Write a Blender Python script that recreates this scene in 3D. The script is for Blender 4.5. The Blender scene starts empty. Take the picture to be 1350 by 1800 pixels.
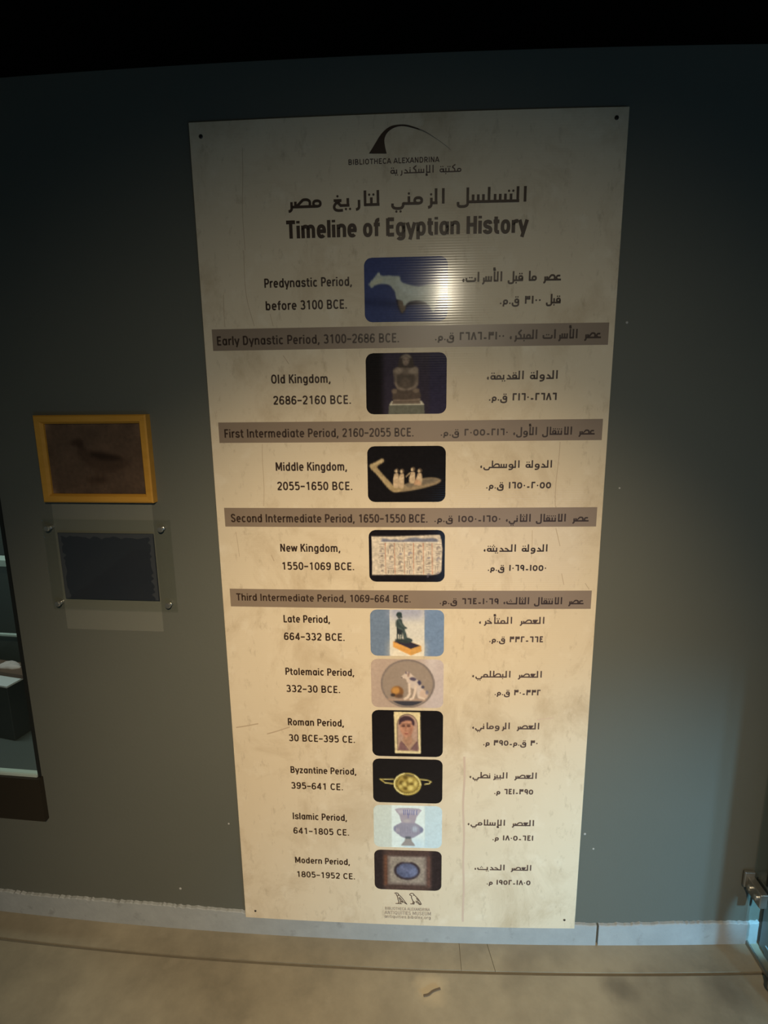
import bpy, math
import numpy as np

C = bpy.context.scene.collection
PI = math.pi

# ------------------------------------------------------------------ camera, light, exposure
sc = bpy.context.scene
sc.view_settings.view_transform = 'Standard'
sc.view_settings.look = 'None'
sc.view_settings.gamma = 1.0
sc.view_settings.use_curve_mapping = False
sc.view_settings.exposure = 0.0

from mathutils import Matrix, Vector
cd = bpy.data.cameras.new('camera')
cam = bpy.data.objects.new('camera', cd)
C.objects.link(cam)
cd.sensor_fit = 'VERTICAL'
cd.sensor_height = 24.0
cd.lens = 24.0 * 1000.0 / 1800.0
cd.clip_start = 0.02
YAW, PITCH, ROLL = 0.0512, 0.2026, -0.0117
_r = Vector((math.cos(YAW), math.sin(YAW), 0))
_f = Vector((-math.sin(YAW) * math.cos(PITCH), math.cos(YAW) * math.cos(PITCH), -math.sin(PITCH)))
_u = _r.cross(_f)
_x = _r * math.cos(ROLL) + _u * math.sin(ROLL)
_y = -_r * math.sin(ROLL) + _u * math.cos(ROLL)
cam.matrix_world = Matrix(((_x.x, _y.x, -_f.x, 0.0145), (_x.y, _y.y, -_f.y, -1.284),
                           (_x.z, _y.z, -_f.z, 1.45), (0, 0, 0, 1)))
sc.camera = cam

w = bpy.data.worlds.new('gallery_dark')
sc.world = w
w.use_nodes = True
w.node_tree.nodes['Background'].inputs[0].default_value = (0.70, 0.85, 0.72, 1)
w.node_tree.nodes['Background'].inputs[1].default_value = 0.04


def aim(o, target):
    d = Vector(target) - o.location
    o.rotation_euler = d.to_track_quat('-Z', 'Y').to_euler()


def spot(name, loc, target, power, color, size_deg, blend, radius):
    l = bpy.data.lights.new(name, 'SPOT')
    l.energy = power
    l.color = color
    l.spot_size = math.radians(size_deg)
    l.spot_blend = blend
    l.shadow_soft_size = radius
    o = bpy.data.objects.new(name, l)
    C.objects.link(o)
    o.location = loc
    aim(o, target)
    return o


# the gallery's track spot behind the visitor, and a cool bluish opening behind on the right
spot('track_spot', (0.215, -1.93, 1.985), (-0.08, 0, 0.34), 205, (1.0, 0.775, 0.50), 58, 1.0, 0.026)
spot('spot_edge_fill', (0.215, -1.93, 1.985), (0.0, 0, 0.45), 50, (1.0, 0.88, 0.66), 86, 1.0, 0.026)  # added wide fill at the same point, softens the spot's falloff
spot('cool_side_spot', (1.5, -2.1, 0.42), (0.60, 0, -0.02), 170, (0.30, 0.70, 1.0), 46, 1.0, 0.05)
_l = bpy.data.lights.new('cool_opening', 'AREA')
_l.shape, _l.size, _l.size_y = 'RECTANGLE', 1.1, 0.7
_l.energy, _l.color = 7.0, (0.30, 0.62, 1.0)
_o = bpy.data.objects.new('cool_opening', _l)
C.objects.link(_o)
_o.location = (0.80, -2.6, 0.40)
aim(_o, (0.75, 0, -0.1))

# ------------------------------------------------------------------ helpers
RAD = 1 / 0.07                      # the wall is part of a drum, bulging towards the visitor


def wp(s, z, n=0.0):
    """wall coordinates: s along the wall, z up, n out of the wall"""
    a = s / RAD
    return ((RAD + n) * math.sin(a), RAD - (RAD + n) * math.cos(a), z)


def mk(name, verts, faces, mats, parent=None, mi=None, smooth=False, origin=None):
    me = bpy.data.meshes.new(name)
    v = np.array(verts, dtype=float)
    if parent is not None:
        o0 = np.array(world_loc(parent))
    elif origin is not None:
        o0 = np.array(origin)
    else:
        o0 = np.array([(v[:, 0].min() + v[:, 0].max()) / 2, (v[:, 1].min() + v[:, 1].max()) / 2, v[:, 2].min()])
    me.from_pydata((v - o0).tolist(), [], faces)
    if not isinstance(mats, (list, tuple)):
        mats = [mats]
    for m in mats:
        me.materials.append(m)
    if mi is not None:
        me.polygons.foreach_set('material_index', mi)
    if smooth:
        me.polygons.foreach_set('use_smooth', [True] * len(me.polygons))
    me.update()
    o = bpy.data.objects.new(name, me)
    C.objects.link(o)
    if parent is not None:
        o.parent = parent
    else:
        o.location = o0
    return o


def world_loc(o):
    p = Vector(o.location)
    while o.parent:
        o = o.parent
        p = p + Vector(o.location)
    return p


def thing(name, label, cat, loc, group=None):
    o = bpy.data.objects.new(name, None)
    C.objects.link(o)
    o.location = loc
    o.empty_display_size = 0.05
    return tag(o, label, cat, group)


def tag(o, label, cat, group=None):
    o['label'] = label
    o['category'] = cat
    if group:
        o['group'] = group
    return o


def struct(o):
    o['kind'] = 'structure'
    return o


def wbox(s0, s1, z0, z1, n0, n1, ns=None):
    """closed slab that follows the wall"""
    ns = ns or max(1, int(abs(s1 - s0) / 0.05))
    V, F = [], []
    for i in range(ns + 1):
        s = s0 + (s1 - s0) * i / ns
        V += [wp(s, z0, n0), wp(s, z1, n0), wp(s, z1, n1), wp(s, z0, n1)]
    for i in range(ns):
        a, b = 4 * i, 4 * i + 4
        for k in range(4):
            F.append((a + k, a + (k + 1) % 4, b + (k + 1) % 4, b + k))
    F += [(3, 2, 1, 0), tuple(4 * ns + k for k in range(4))]
    return V, F


def box(x0, x1, y0, y1, z0, z1):
    V = [(x, y, z) for x in (x0, x1) for y in (y0, y1) for z in (z0, z1)]
    F = [(0, 1, 3, 2), (4, 6, 7, 5), (0, 4, 5, 1), (2, 3, 7, 6), (0, 2, 6, 4), (1, 5, 7, 3)]
    return V, F


def join(*vf):
    V, F = [], []
    for v, f in vf:
        b = len(V)
        V += list(v)
        F += [tuple(i + b for i in q) for q in f]
    return V, F


def bevel(o, wd, seg=2):
    m = o.modifiers.new('bevel', 'BEVEL')
    m.width = wd
    m.segments = seg
    m.limit_method = 'ANGLE'
    return o


def lathe(c, axis, prof, n=24):
    """prof: (distance along axis, radius)"""
    a = Vector(axis).normalized()
    u = a.orthogonal().normalized()
    v = a.cross(u)
    V, F = [], []
    for (d, r) in prof:
        for k in range(n):
            t = 2 * PI * k / n
            V.append(tuple(Vector(c) + a * d + u * (r * math.cos(t)) + v * (r * math.sin(t))))
    for i in range(len(prof) - 1):
        for k in range(n):
            F.append((i * n + k, i * n + (k + 1) % n, (i + 1) * n + (k + 1) % n, (i + 1) * n + k))
    F.append(tuple(range(n))[::-1])
    F.append(tuple((len(prof) - 1) * n + k for k in range(n)))
    return V, F


# ------------------------------------------------------------------ materials
def material(name, color, rough=0.6, metal=0.0, spec=0.5):
    m = bpy.data.materials.new(name)
    m.use_nodes = True
    b = m.node_tree.nodes['Principled BSDF']
    b.inputs['Base Color'].default_value = (*color, 1)
    b.inputs['Roughness'].default_value = rough
    b.inputs['Metallic'].default_value = metal
    b.inputs['Specular IOR Level'].default_value = spec
    return m


class NT:
    def __init__(self, m):
        self.m = m
        self.nt = m.node_tree
        self.b = self.nt.nodes['Principled BSDF']
        self.tc = self.nt.nodes.new('ShaderNodeTexCoord')

    def noise(self, scale, detail=4, rough=0.55, stretch=(1, 1, 1), dist=0.0):
        mp = self.nt.nodes.new('ShaderNodeMapping')
        mp.inputs['Scale'].default_value = stretch
        self.nt.links.new(self.tc.outputs['Object'], mp.inputs['Vector'])
        n = self.nt.nodes.new('ShaderNodeTexNoise')
        n.inputs['Scale'].default_value = scale
        n.inputs['Detail'].default_value = detail
        n.inputs['Roughness'].default_value = rough
        n.inputs['Distortion'].default_value = dist
        self.nt.links.new(mp.outputs[0], n.inputs['Vector'])
        return n.outputs['Fac']

    def ramp(self, fac, stops):
        r = self.nt.nodes.new('ShaderNodeValToRGB')
        e = r.color_ramp.elements
        while len(e) < len(stops):
            e.new(0.5)
        for k, (p, c) in enumerate(stops):
            e[k].position = p
            e[k].color = (*c, 1) if isinstance(c, tuple) else (c, c, c, 1)
        self.nt.links.new(fac, r.inputs[0])
        return r.outputs[0]

    def mix(self, a, b, fac, mode='MIX'):
        x = self.nt.nodes.new('ShaderNodeMix')
        x.data_type = 'RGBA'
        x.blend_type = mode
        for s, v in ((x.inputs[0], fac), (x.inputs[6], a), (x.inputs[7], b)):
            if hasattr(v, 'links'):
                self.nt.links.new(v, s)
            elif isinstance(v, tuple):
                s.default_value = (*v, 1)
            else:
                s.default_value = v
        return x.outputs[2]

    def base(self, c):
        self.nt.links.new(c, self.b.inputs['Base Color'])

    def bump(self, h, strength, dist):
        bp = self.nt.nodes.new('ShaderNodeBump')
        bp.inputs['Strength'].default_value = strength
        bp.inputs['Distance'].default_value = dist
        self.nt.links.new(h, bp.inputs['Height'])
        self.nt.links.new(bp.outputs[0], self.b.inputs['Normal'])
        return bp


M = {}
m = M['wall'] = material('grey_green_paint', (0.105, 0.108, 0.09), 0.62, spec=0.3)
t = NT(m)
t.base(t.mix((0.098, 0.103, 0.086), (0.118, 0.120, 0.101), t.noise(2.2, 5)))
t.bump(t.noise(160, 3), 0.12, 0.002)

m = M['black'] = material('black_paint', (0.012, 0.013, 0.012), 0.9, spec=0.1)
t = NT(m)
t.base(t.mix((0.010, 0.011, 0.010), (0.015, 0.016, 0.014), t.noise(3)))

m = M['floor'] = material('beige_stone_floor', (0.40, 0.35, 0.27), 0.5, spec=0.35)
t = NT(m)
c1 = t.mix((0.20, 0.178, 0.132), (0.33, 0.292, 0.215), t.ramp(t.noise(3.0, 8, 0.68), [(0.35, 0.0), (0.65, 1.0)]))
c2 = t.mix(c1, (0.18, 0.157, 0.118), t.ramp(t.noise(5.0, 3), [(0.58, 0.0), (0.75, 0.6)]))
c3 = t.mix(c2, (0.37, 0.33, 0.25), t.ramp(t.noise(14.0, 4), [(0.60, 0.0), (0.75, 0.35)]))


def blob(t, c, r, edge):
    """mask of one irregular stain: 1 inside, 0 outside"""
    sub = t.nt.nodes.new('ShaderNodeVectorMath')
    sub.operation = 'DISTANCE'
    t.nt.links.new(t.tc.outputs['Object'], sub.inputs[0])
    sub.inputs[1].default_value = c
    ad = t.nt.nodes.new('ShaderNodeMath')
    ad.operation = 'MULTIPLY_ADD'
    t.nt.links.new(t.noise(28, 4), ad.inputs[0])
    ad.inputs[1].default_value = r * 1.2
    t.nt.links.new(sub.outputs['Value'], ad.inputs[2])
    mr = t.nt.nodes.new('ShaderNodeMapRange')
    mr.inputs['From Min'].default_value = r * 0.6 + r - edge
    mr.inputs['From Max'].default_value = r * 0.6 + r + edge
    mr.inputs['To Min'].default_value = 1.0
    mr.inputs['To Max'].default_value = 0.0
    t.nt.links.new(ad.outputs[0], mr.inputs['Value'])
    return mr.outputs[0]


def scaled(t, v, k):
    mm = t.nt.nodes.new('ShaderNodeMath')
    mm.operation = 'MULTIPLY'
    t.nt.links.new(v, mm.inputs[0])
    mm.inputs[1].default_value = k
    return mm.outputs[0]


for (c_, r_, e_, k_, col) in (((0.522, -0.110, 0), 0.032, 0.018, 0.6, (0.12, 0.105, 0.08)), ((0.79, -0.115, 0), 0.045, 0.03, 0.5, (0.12, 0.10, 0.075)),
                              ((0.058, -0.130, 0), 0.036, 0.016, 0.75, (0.46, 0.39, 0.27))):
    c3 = t.mix(c3, col, scaled(t, blob(t, c_, r_, e_), k_))
t.base(c3)
t.bump(t.noise(60, 4), 0.08, 0.002)

m = M['grout'] = material('dark_grout', (0.10, 0.085, 0.06), 0.9)
t = NT(m)
t.base(t.mix((0.11, 0.096, 0.07), (0.17, 0.148, 0.11), t.noise(40)))

m = M['stone'] = material('pale_grey_skirting_stone', (0.40, 0.41, 0.39), 0.7, spec=0.25)
t = NT(m)
c1 = t.mix((0.25, 0.268, 0.27), (0.38, 0.40, 0.405), t.noise(16, 6, 0.65))
t.base(t.mix(c1, (0.14, 0.14, 0.13), t.ramp(t.noise(30, 4), [(0.62, 0.0), (0.8, 0.5)])))
t.bump(t.noise(90, 4), 0.3, 0.002)

m = M['paper'] = material('parchment_laminate', (0.62, 0.52, 0.37), 0.14, spec=0.18)
t = NT(m)
c1 = t.mix((0.62, 0.52, 0.375), (0.72, 0.62, 0.465), t.noise(4.0, 6, 0.6, (1.3, 1, 0.8)))
c2 = t.mix(c1, (0.49, 0.385, 0.255), t.ramp(t.noise(6.0, 7, 0.68, (1.0, 1, 0.75), 0.6), [(0.50, 0.0), (0.72, 0.8)]))
c3 = t.mix(c2, (0.76, 0.68, 0.54), t.ramp(t.noise(17.0, 5, 0.6), [(0.56, 0.0), (0.75, 0.55)]))
c4 = t.mix(c3, (0.36, 0.28, 0.185), t.ramp(t.noise(26.0, 6, 0.7, (1.6, 1, 0.7)), [(0.57, 0.0), (0.78, 0.7)]))
t.base(c4)


def ribs(t, strength=0.055):
    wv = t.nt.nodes.new('ShaderNodeTexWave')
    wv.wave_type = 'BANDS'
    wv.bands_direction = 'Z'
    wv.inputs['Scale'].default_value = 2 * PI / 0.0052 / 20.0
    wv.inputs['Distortion'].default_value = 0.6
    wv.inputs['Detail'].default_value = 1.5
    wv.inputs['Detail Scale'].default_value = 0.4
    t.nt.links.new(t.tc.outputs['Object'], wv.inputs['Vector'])
    t.bump(wv.outputs['Fac'], strength, 0.0006)


ribs(t)

m = M['print'] = material('printed_photo', (0.5, 0.5, 0.5), 0.13, spec=0.22)
t = NT(m)
at = t.nt.nodes.new('ShaderNodeAttribute')
at.attribute_name = 'ink'
t.nt.links.new(at.outputs['Color'], t.b.inputs['Base Color'])
ribs(t)

M['ink'] = material('dark_brown_ink', (0.040, 0.022, 0.014), 0.42, spec=0.4)
M['ink_soft_and_glare'] = material('brown_grey_ink_and_glare', (0.080, 0.052, 0.044), 0.42, spec=0.4)  # soft emblem ink; also carries painted glare on the lower Arabic lines
M['ink_pale'] = material('faded_grey_ink', (0.36, 0.30, 0.24), 0.42, spec=0.4)
M['ink_faint'] = material('thin_fading_ink', (0.20, 0.175, 0.14), 0.42, spec=0.4)
m = M['band'] = material('brown_band_ink', (0.25, 0.19, 0.14), 0.36, spec=0.45)
t = NT(m)
t.base(t.mix((0.215, 0.160, 0.118), (0.275, 0.210, 0.155), t.noise(8, 6, 0.6)))
M['crease'] = material('brown_crease', (0.47, 0.37, 0.26), 0.5)
M['crease_red'] = material('reddish_crease', (0.58, 0.44, 0.34), 0.5)
M['screw'] = material('dark_screw_metal', (0.05, 0.045, 0.04), 0.4, 0.8)
m = M['oak'] = material('orange_stained_wood', (0.50, 0.24, 0.03), 0.45)
t = NT(m)
t.base(t.mix((0.42, 0.20, 0.022), (0.58, 0.30, 0.045), t.noise(9, 5, 0.6, (1, 6, 6))))
M['print_matt'] = material('dark_brown_print', (0.1, 0.07, 0.05), 0.7, spec=0.2)
t = NT(M['print_matt'])
at = t.nt.nodes.new('ShaderNodeAttribute')
at.attribute_name = 'ink'
t.nt.links.new(at.outputs['Color'], t.b.inputs['Base Color'])
m = M['sheet'] = material('dark_blue_sheet', (0.022, 0.026, 0.034), 0.7, spec=0.2)
t = NT(m)
t.base(t.mix((0.017, 0.023, 0.036), (0.027, 0.030, 0.040), t.noise(12, 4)))
M['sheet_edge'] = material('worn_blue_grey_edge', (0.05, 0.054, 0.066), 0.7, spec=0.2)
M['chrome'] = material('brushed_standoff_metal', (0.55, 0.55, 0.52), 0.3, 0.9)
M['steel'] = material('grey_clamp_metal', (0.36, 0.35, 0.32), 0.38, 0.85)
M['brown'] = material('dark_brown_rail', (0.022, 0.017, 0.011), 0.5, spec=0.3)
M['dark_frame'] = material('black_case_edge', (0.012, 0.013, 0.012), 0.4)
M['case_lining'] = material('grey_case_lining', (0.055, 0.065, 0.06), 0.7)
M['plinth'] = material('charcoal_plinth', (0.022, 0.026, 0.026), 0.6)
M['pale'] = material('pale_grey_card', (0.45, 0.47, 0.47), 0.7)
M['wood_tray'] = material('reddish_brown_tray', (0.10, 0.06, 0.04), 0.5)
M['fragment'] = material('pale_pinkish_stone', (0.42, 0.36, 0.34), 0.8)
M['lit_edge'] = material('polished_edge_and_glint', (0.42, 0.50, 0.45), 0.25)  # pale edge colour; on the upper bar it paints a lamp's reflection
M['fleck'] = material('bare_plaster', (0.36, 0.36, 0.34), 0.9)
M['twig'] = material('dark_scrap', (0.13, 0.10, 0.07), 0.9)
M['worn'] = material('pale_worn_stone', (0.50, 0.44, 0.33), 0.6)
M['cabinet'] = material('grey_blue_cabinet', (0.20, 0.25, 0.27), 0.5)


def clear(name, tint, gloss):
    m = bpy.data.materials.new(name)
    m.use_nodes = True
    nt = m.node_tree
    nt.nodes.clear()
    out = nt.nodes.new('ShaderNodeOutputMaterial')
    tr = nt.nodes.new('ShaderNodeBsdfTransparent')
    tr.inputs[0].default_value = (*tint, 1)
    gl = nt.nodes.new('ShaderNodeBsdfGlossy')
    gl.inputs['Roughness'].default_value = 0.04
    lw = nt.nodes.new('ShaderNodeLayerWeight')
    lw.inputs[0].default_value = 0.5
    pw = nt.nodes.new('ShaderNodeMath')
    pw.operation = 'POWER'
    pw.inputs[1].default_value = 4.0
    nt.links.new(lw.outputs['Facing'], pw.inputs[0])
    fr = nt.nodes.new('ShaderNodeMath')
    fr.operation = 'MULTIPLY_ADD'
    fr.inputs[1].default_value = 0.5
    fr.inputs[2].default_value = gloss
    nt.links.new(pw.outputs[0], fr.inputs[0])
    mx = nt.nodes.new('ShaderNodeMixShader')
    nt.links.new(fr.outputs[0], mx.inputs[0])
    nt.links.new(tr.outputs[0], mx.inputs[1])
    nt.links.new(gl.outputs[0], mx.inputs[2])
    nt.links.new(mx.outputs[0], out.inputs[0])
    return m


M['glass'] = clear('clear_glass', (0.93, 0.96, 0.95), 0.035)
M['acrylic'] = clear('clear_acrylic', (0.97, 0.975, 0.96), 0.035)
m = M['film'] = material('cloudy_plastic_film', (0.36, 0.36, 0.30), 0.45, spec=0.4)
m.node_tree.nodes['Principled BSDF'].inputs['Alpha'].default_value = 0.17

# ------------------------------------------------------------------ room shell
WALL_TOP = 2.11
CASE_EDGE, CASE_LOW, CASE_HIGH = -0.992, 0.325, 1.95


def wall_grid(s0, s1, z0, z1, ds=0.05):
    ns = max(1, round((s1 - s0) / ds))
    V, F = [], []
    for i in range(ns + 1):
        s = s0 + (s1 - s0) * i / ns
        for (z, n) in ((z0, 0.0), (z1, 0.0), (z1, -0.12), (z0, -0.12)):
            V.append(wp(s, z, n))
    for i in range(ns):
        a = 4 * i
        for k in range(4):
            F.append((a + k, a + 4 + k, a + 4 + (k + 1) % 4, a + (k + 1) % 4))
    F += [(0, 1, 2, 3), (4 * ns + 3, 4 * ns + 2, 4 * ns + 1, 4 * ns)]
    return V, F


V, F = join(wall_grid(CASE_EDGE, 1.6, 0, WALL_TOP), wall_grid(-2.2, CASE_EDGE, 0, CASE_LOW),
            wall_grid(-2.2, CASE_EDGE, CASE_HIGH, WALL_TOP))
wall = struct(mk('wall_back', V, F, M['wall'], origin=(0, 0, 0)))
for (s, z, r) in ((0.4565, 0.3371, .0035), (0.4811, 0.2929, .003), (0.4711, 1.5955, .003),
                  (0.4809, 1.2385, .0025), (-0.6266, 0.1238, .004), (-0.4748, 0.339, .003)):
    a = Vector(wp(s, z, 0.0)); b = Vector(wp(s, z, 1.0))
    mk('paint_fleck', *lathe(a, b - a, [(-0.0005, r), (0.0006, r * .8), (0.001, r * .3)], 9), M['fleck'], wall)

# floor slab beyond the border strip, and the border strip that follows the skirting
def floor_grid(n0, n1, s0, s1, nn, ns, z):
    V, F = [], []
    for j in range(nn + 1):
        n = n0 + (n1 - n0) * j / nn
        for i in range(ns + 1):
            s = s0 + (s1 - s0) * i / ns
            V.append(wp(s, z, n))
    for j in range(nn):
        for i in range(ns):
            a = j * (ns + 1) + i
            F.append((a, a + ns + 1, a + ns + 2, a + 1))
    return V, F


fl = struct(mk('floor', *floor_grid(0.091, 4.0, -2.4, 2.4, 40, 96, 0.0), M['floor'], origin=(0, 0, 0)))
gr = struct(mk('trim_1', *floor_grid(-0.2, 0.11, -2.4, 2.4, 2, 96, -0.004), M['grout'], origin=(0, 0, 0)))


def border(sa, sb, sa2, sb2):
    """border tile between two joints (position at the wall, position at the outer edge)"""
    V, F = [], []
    k = 24
    for i in range(k + 1):
        f = i / k
        p, q = sa + (sb - sa) * f, sa2 + (sb2 - sa2) * f
        V += [wp(p, 0.0, -0.02), wp(q, 0.0, 0.082), wp(p, -0.004, -0.02), wp(q, -0.004, 0.082)]
    for i in range(k):
        a = 4 * i
        F += [(a, a + 1, a + 5, a + 4), (a + 1, a + 3, a + 7, a + 5), (a + 2, a, a + 4, a + 6)]
    F += [(0, 2, 3, 1), (4 * k, 4 * k + 1, 4 * k + 3, 4 * k + 2)]
    return V, F


bt = None
for k, (a, b, c, d) in enumerate(((-2.4, 0.1376, -2.4, 0.1368), (0.1388, 0.2079, 0.138, 0.2229), (0.2091, 2.4, 0.2241, 2.4))):
    struct(mk('trim_%d' % (k + 2), *border(a, b, c, d), M['floor'], origin=(0, 0, 0)))

# stone skirting with a chipped top edge
rng = np.random.default_rng(5)


def skirting(s0, s1, ztop):
    ns = int((s1 - s0) / 0.006)
    j = rng.normal(0, 0.0010, ns + 1)
    j2 = np.convolve(rng.normal(0, 0.006, ns + 20), np.ones(20) / 20, 'same')[:ns + 1]
    V, F = [], []
    for i in range(ns + 1):
        s = s0 + (s1 - s0) * i / ns
        zt = (ztop(s) if callable(ztop) else ztop) + j[i] + j2[i]
        V += [wp(s, 0, 0.0), wp(s, zt, 0.0), wp(s, zt - 0.001, 0.0065), wp(s, zt - 0.0025, 0.0085), wp(s, 0, 0.0085)]
    for i in range(ns):
        a, b = 5 * i, 5 * i + 5
        for k in range(5):
            F.append((a + k, a + (k + 1) % 5, b + (k + 1) % 5, b + k))
    F += [(4, 3, 2, 1, 0), tuple(5 * ns + k for k in range(5))]
    return V, F


zt = lambda s: 0.0665 + (0.004 if s < -0.45 else 0.0) - 0.003 * (s > 0.4) * (s < 0.66)
struct(mk('baseboard_back', *skirting(-2.0, 0.5015, zt), M['stone'], origin=(0, 0, 0)))
struct(mk('baseboard_right', *skirting(0.5075, 0.932, zt), M['stone'], origin=(0, 0, 0)))

V, F = box(-4, 4, -4.5, 2.5, 2.95, 3.0)
struct(mk('ceiling', V, F, M['black']))
V, F = box(-4, 4, 1.4, 1.45, 0.0, 2.95)
struct(mk('wall_far', V, F, M['black']))
# ------------------------------------------------------------------ lettering drawn with strokes
def arc(cx, cy, rx, ry, a0, a1, p=2.35):
    n = max(4, int(abs(a1 - a0) / 14))
    out = []
    for i in range(n + 1):
        t = math.radians(a0 + (a1 - a0) * i / n)
        c, s = math.cos(t), math.sin(t)
        out.append((cx + rx * math.copysign(abs(c) ** (2 / p), c), cy + ry * math.copysign(abs(s) ** (2 / p), s)))
    return out


def ring(cx, cy, rx, ry):
    return arc(cx, cy, rx, ry, 0, 360)


def smooth(pts, n=5):
    P = [pts[0]] + list(pts) + [pts[-1]]
    out = []
    for i in range(1, len(P) - 2):
        for k in range(n):
            t = k / n
            a, b, c, d = P[i - 1], P[i], P[i + 1], P[i + 2]
            out.append(tuple(0.5 * (2 * b[q] + (c[q] - a[q]) * t + (2 * a[q] - 5 * b[q] + 4 * c[q] - d[q]) * t * t
                                    + (3 * b[q] - a[q] - 3 * c[q] + d[q]) * t ** 3) for q in (0, 1)))
    out.append(pts[-1])
    return out


def dot(x, y, r=0.075):
    return ('dot', x, y, r)


def mirror180(st, cx, cy):
    return [[(2 * cx - x, 2 * cy - y) for x, y in p] for p in st]


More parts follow.
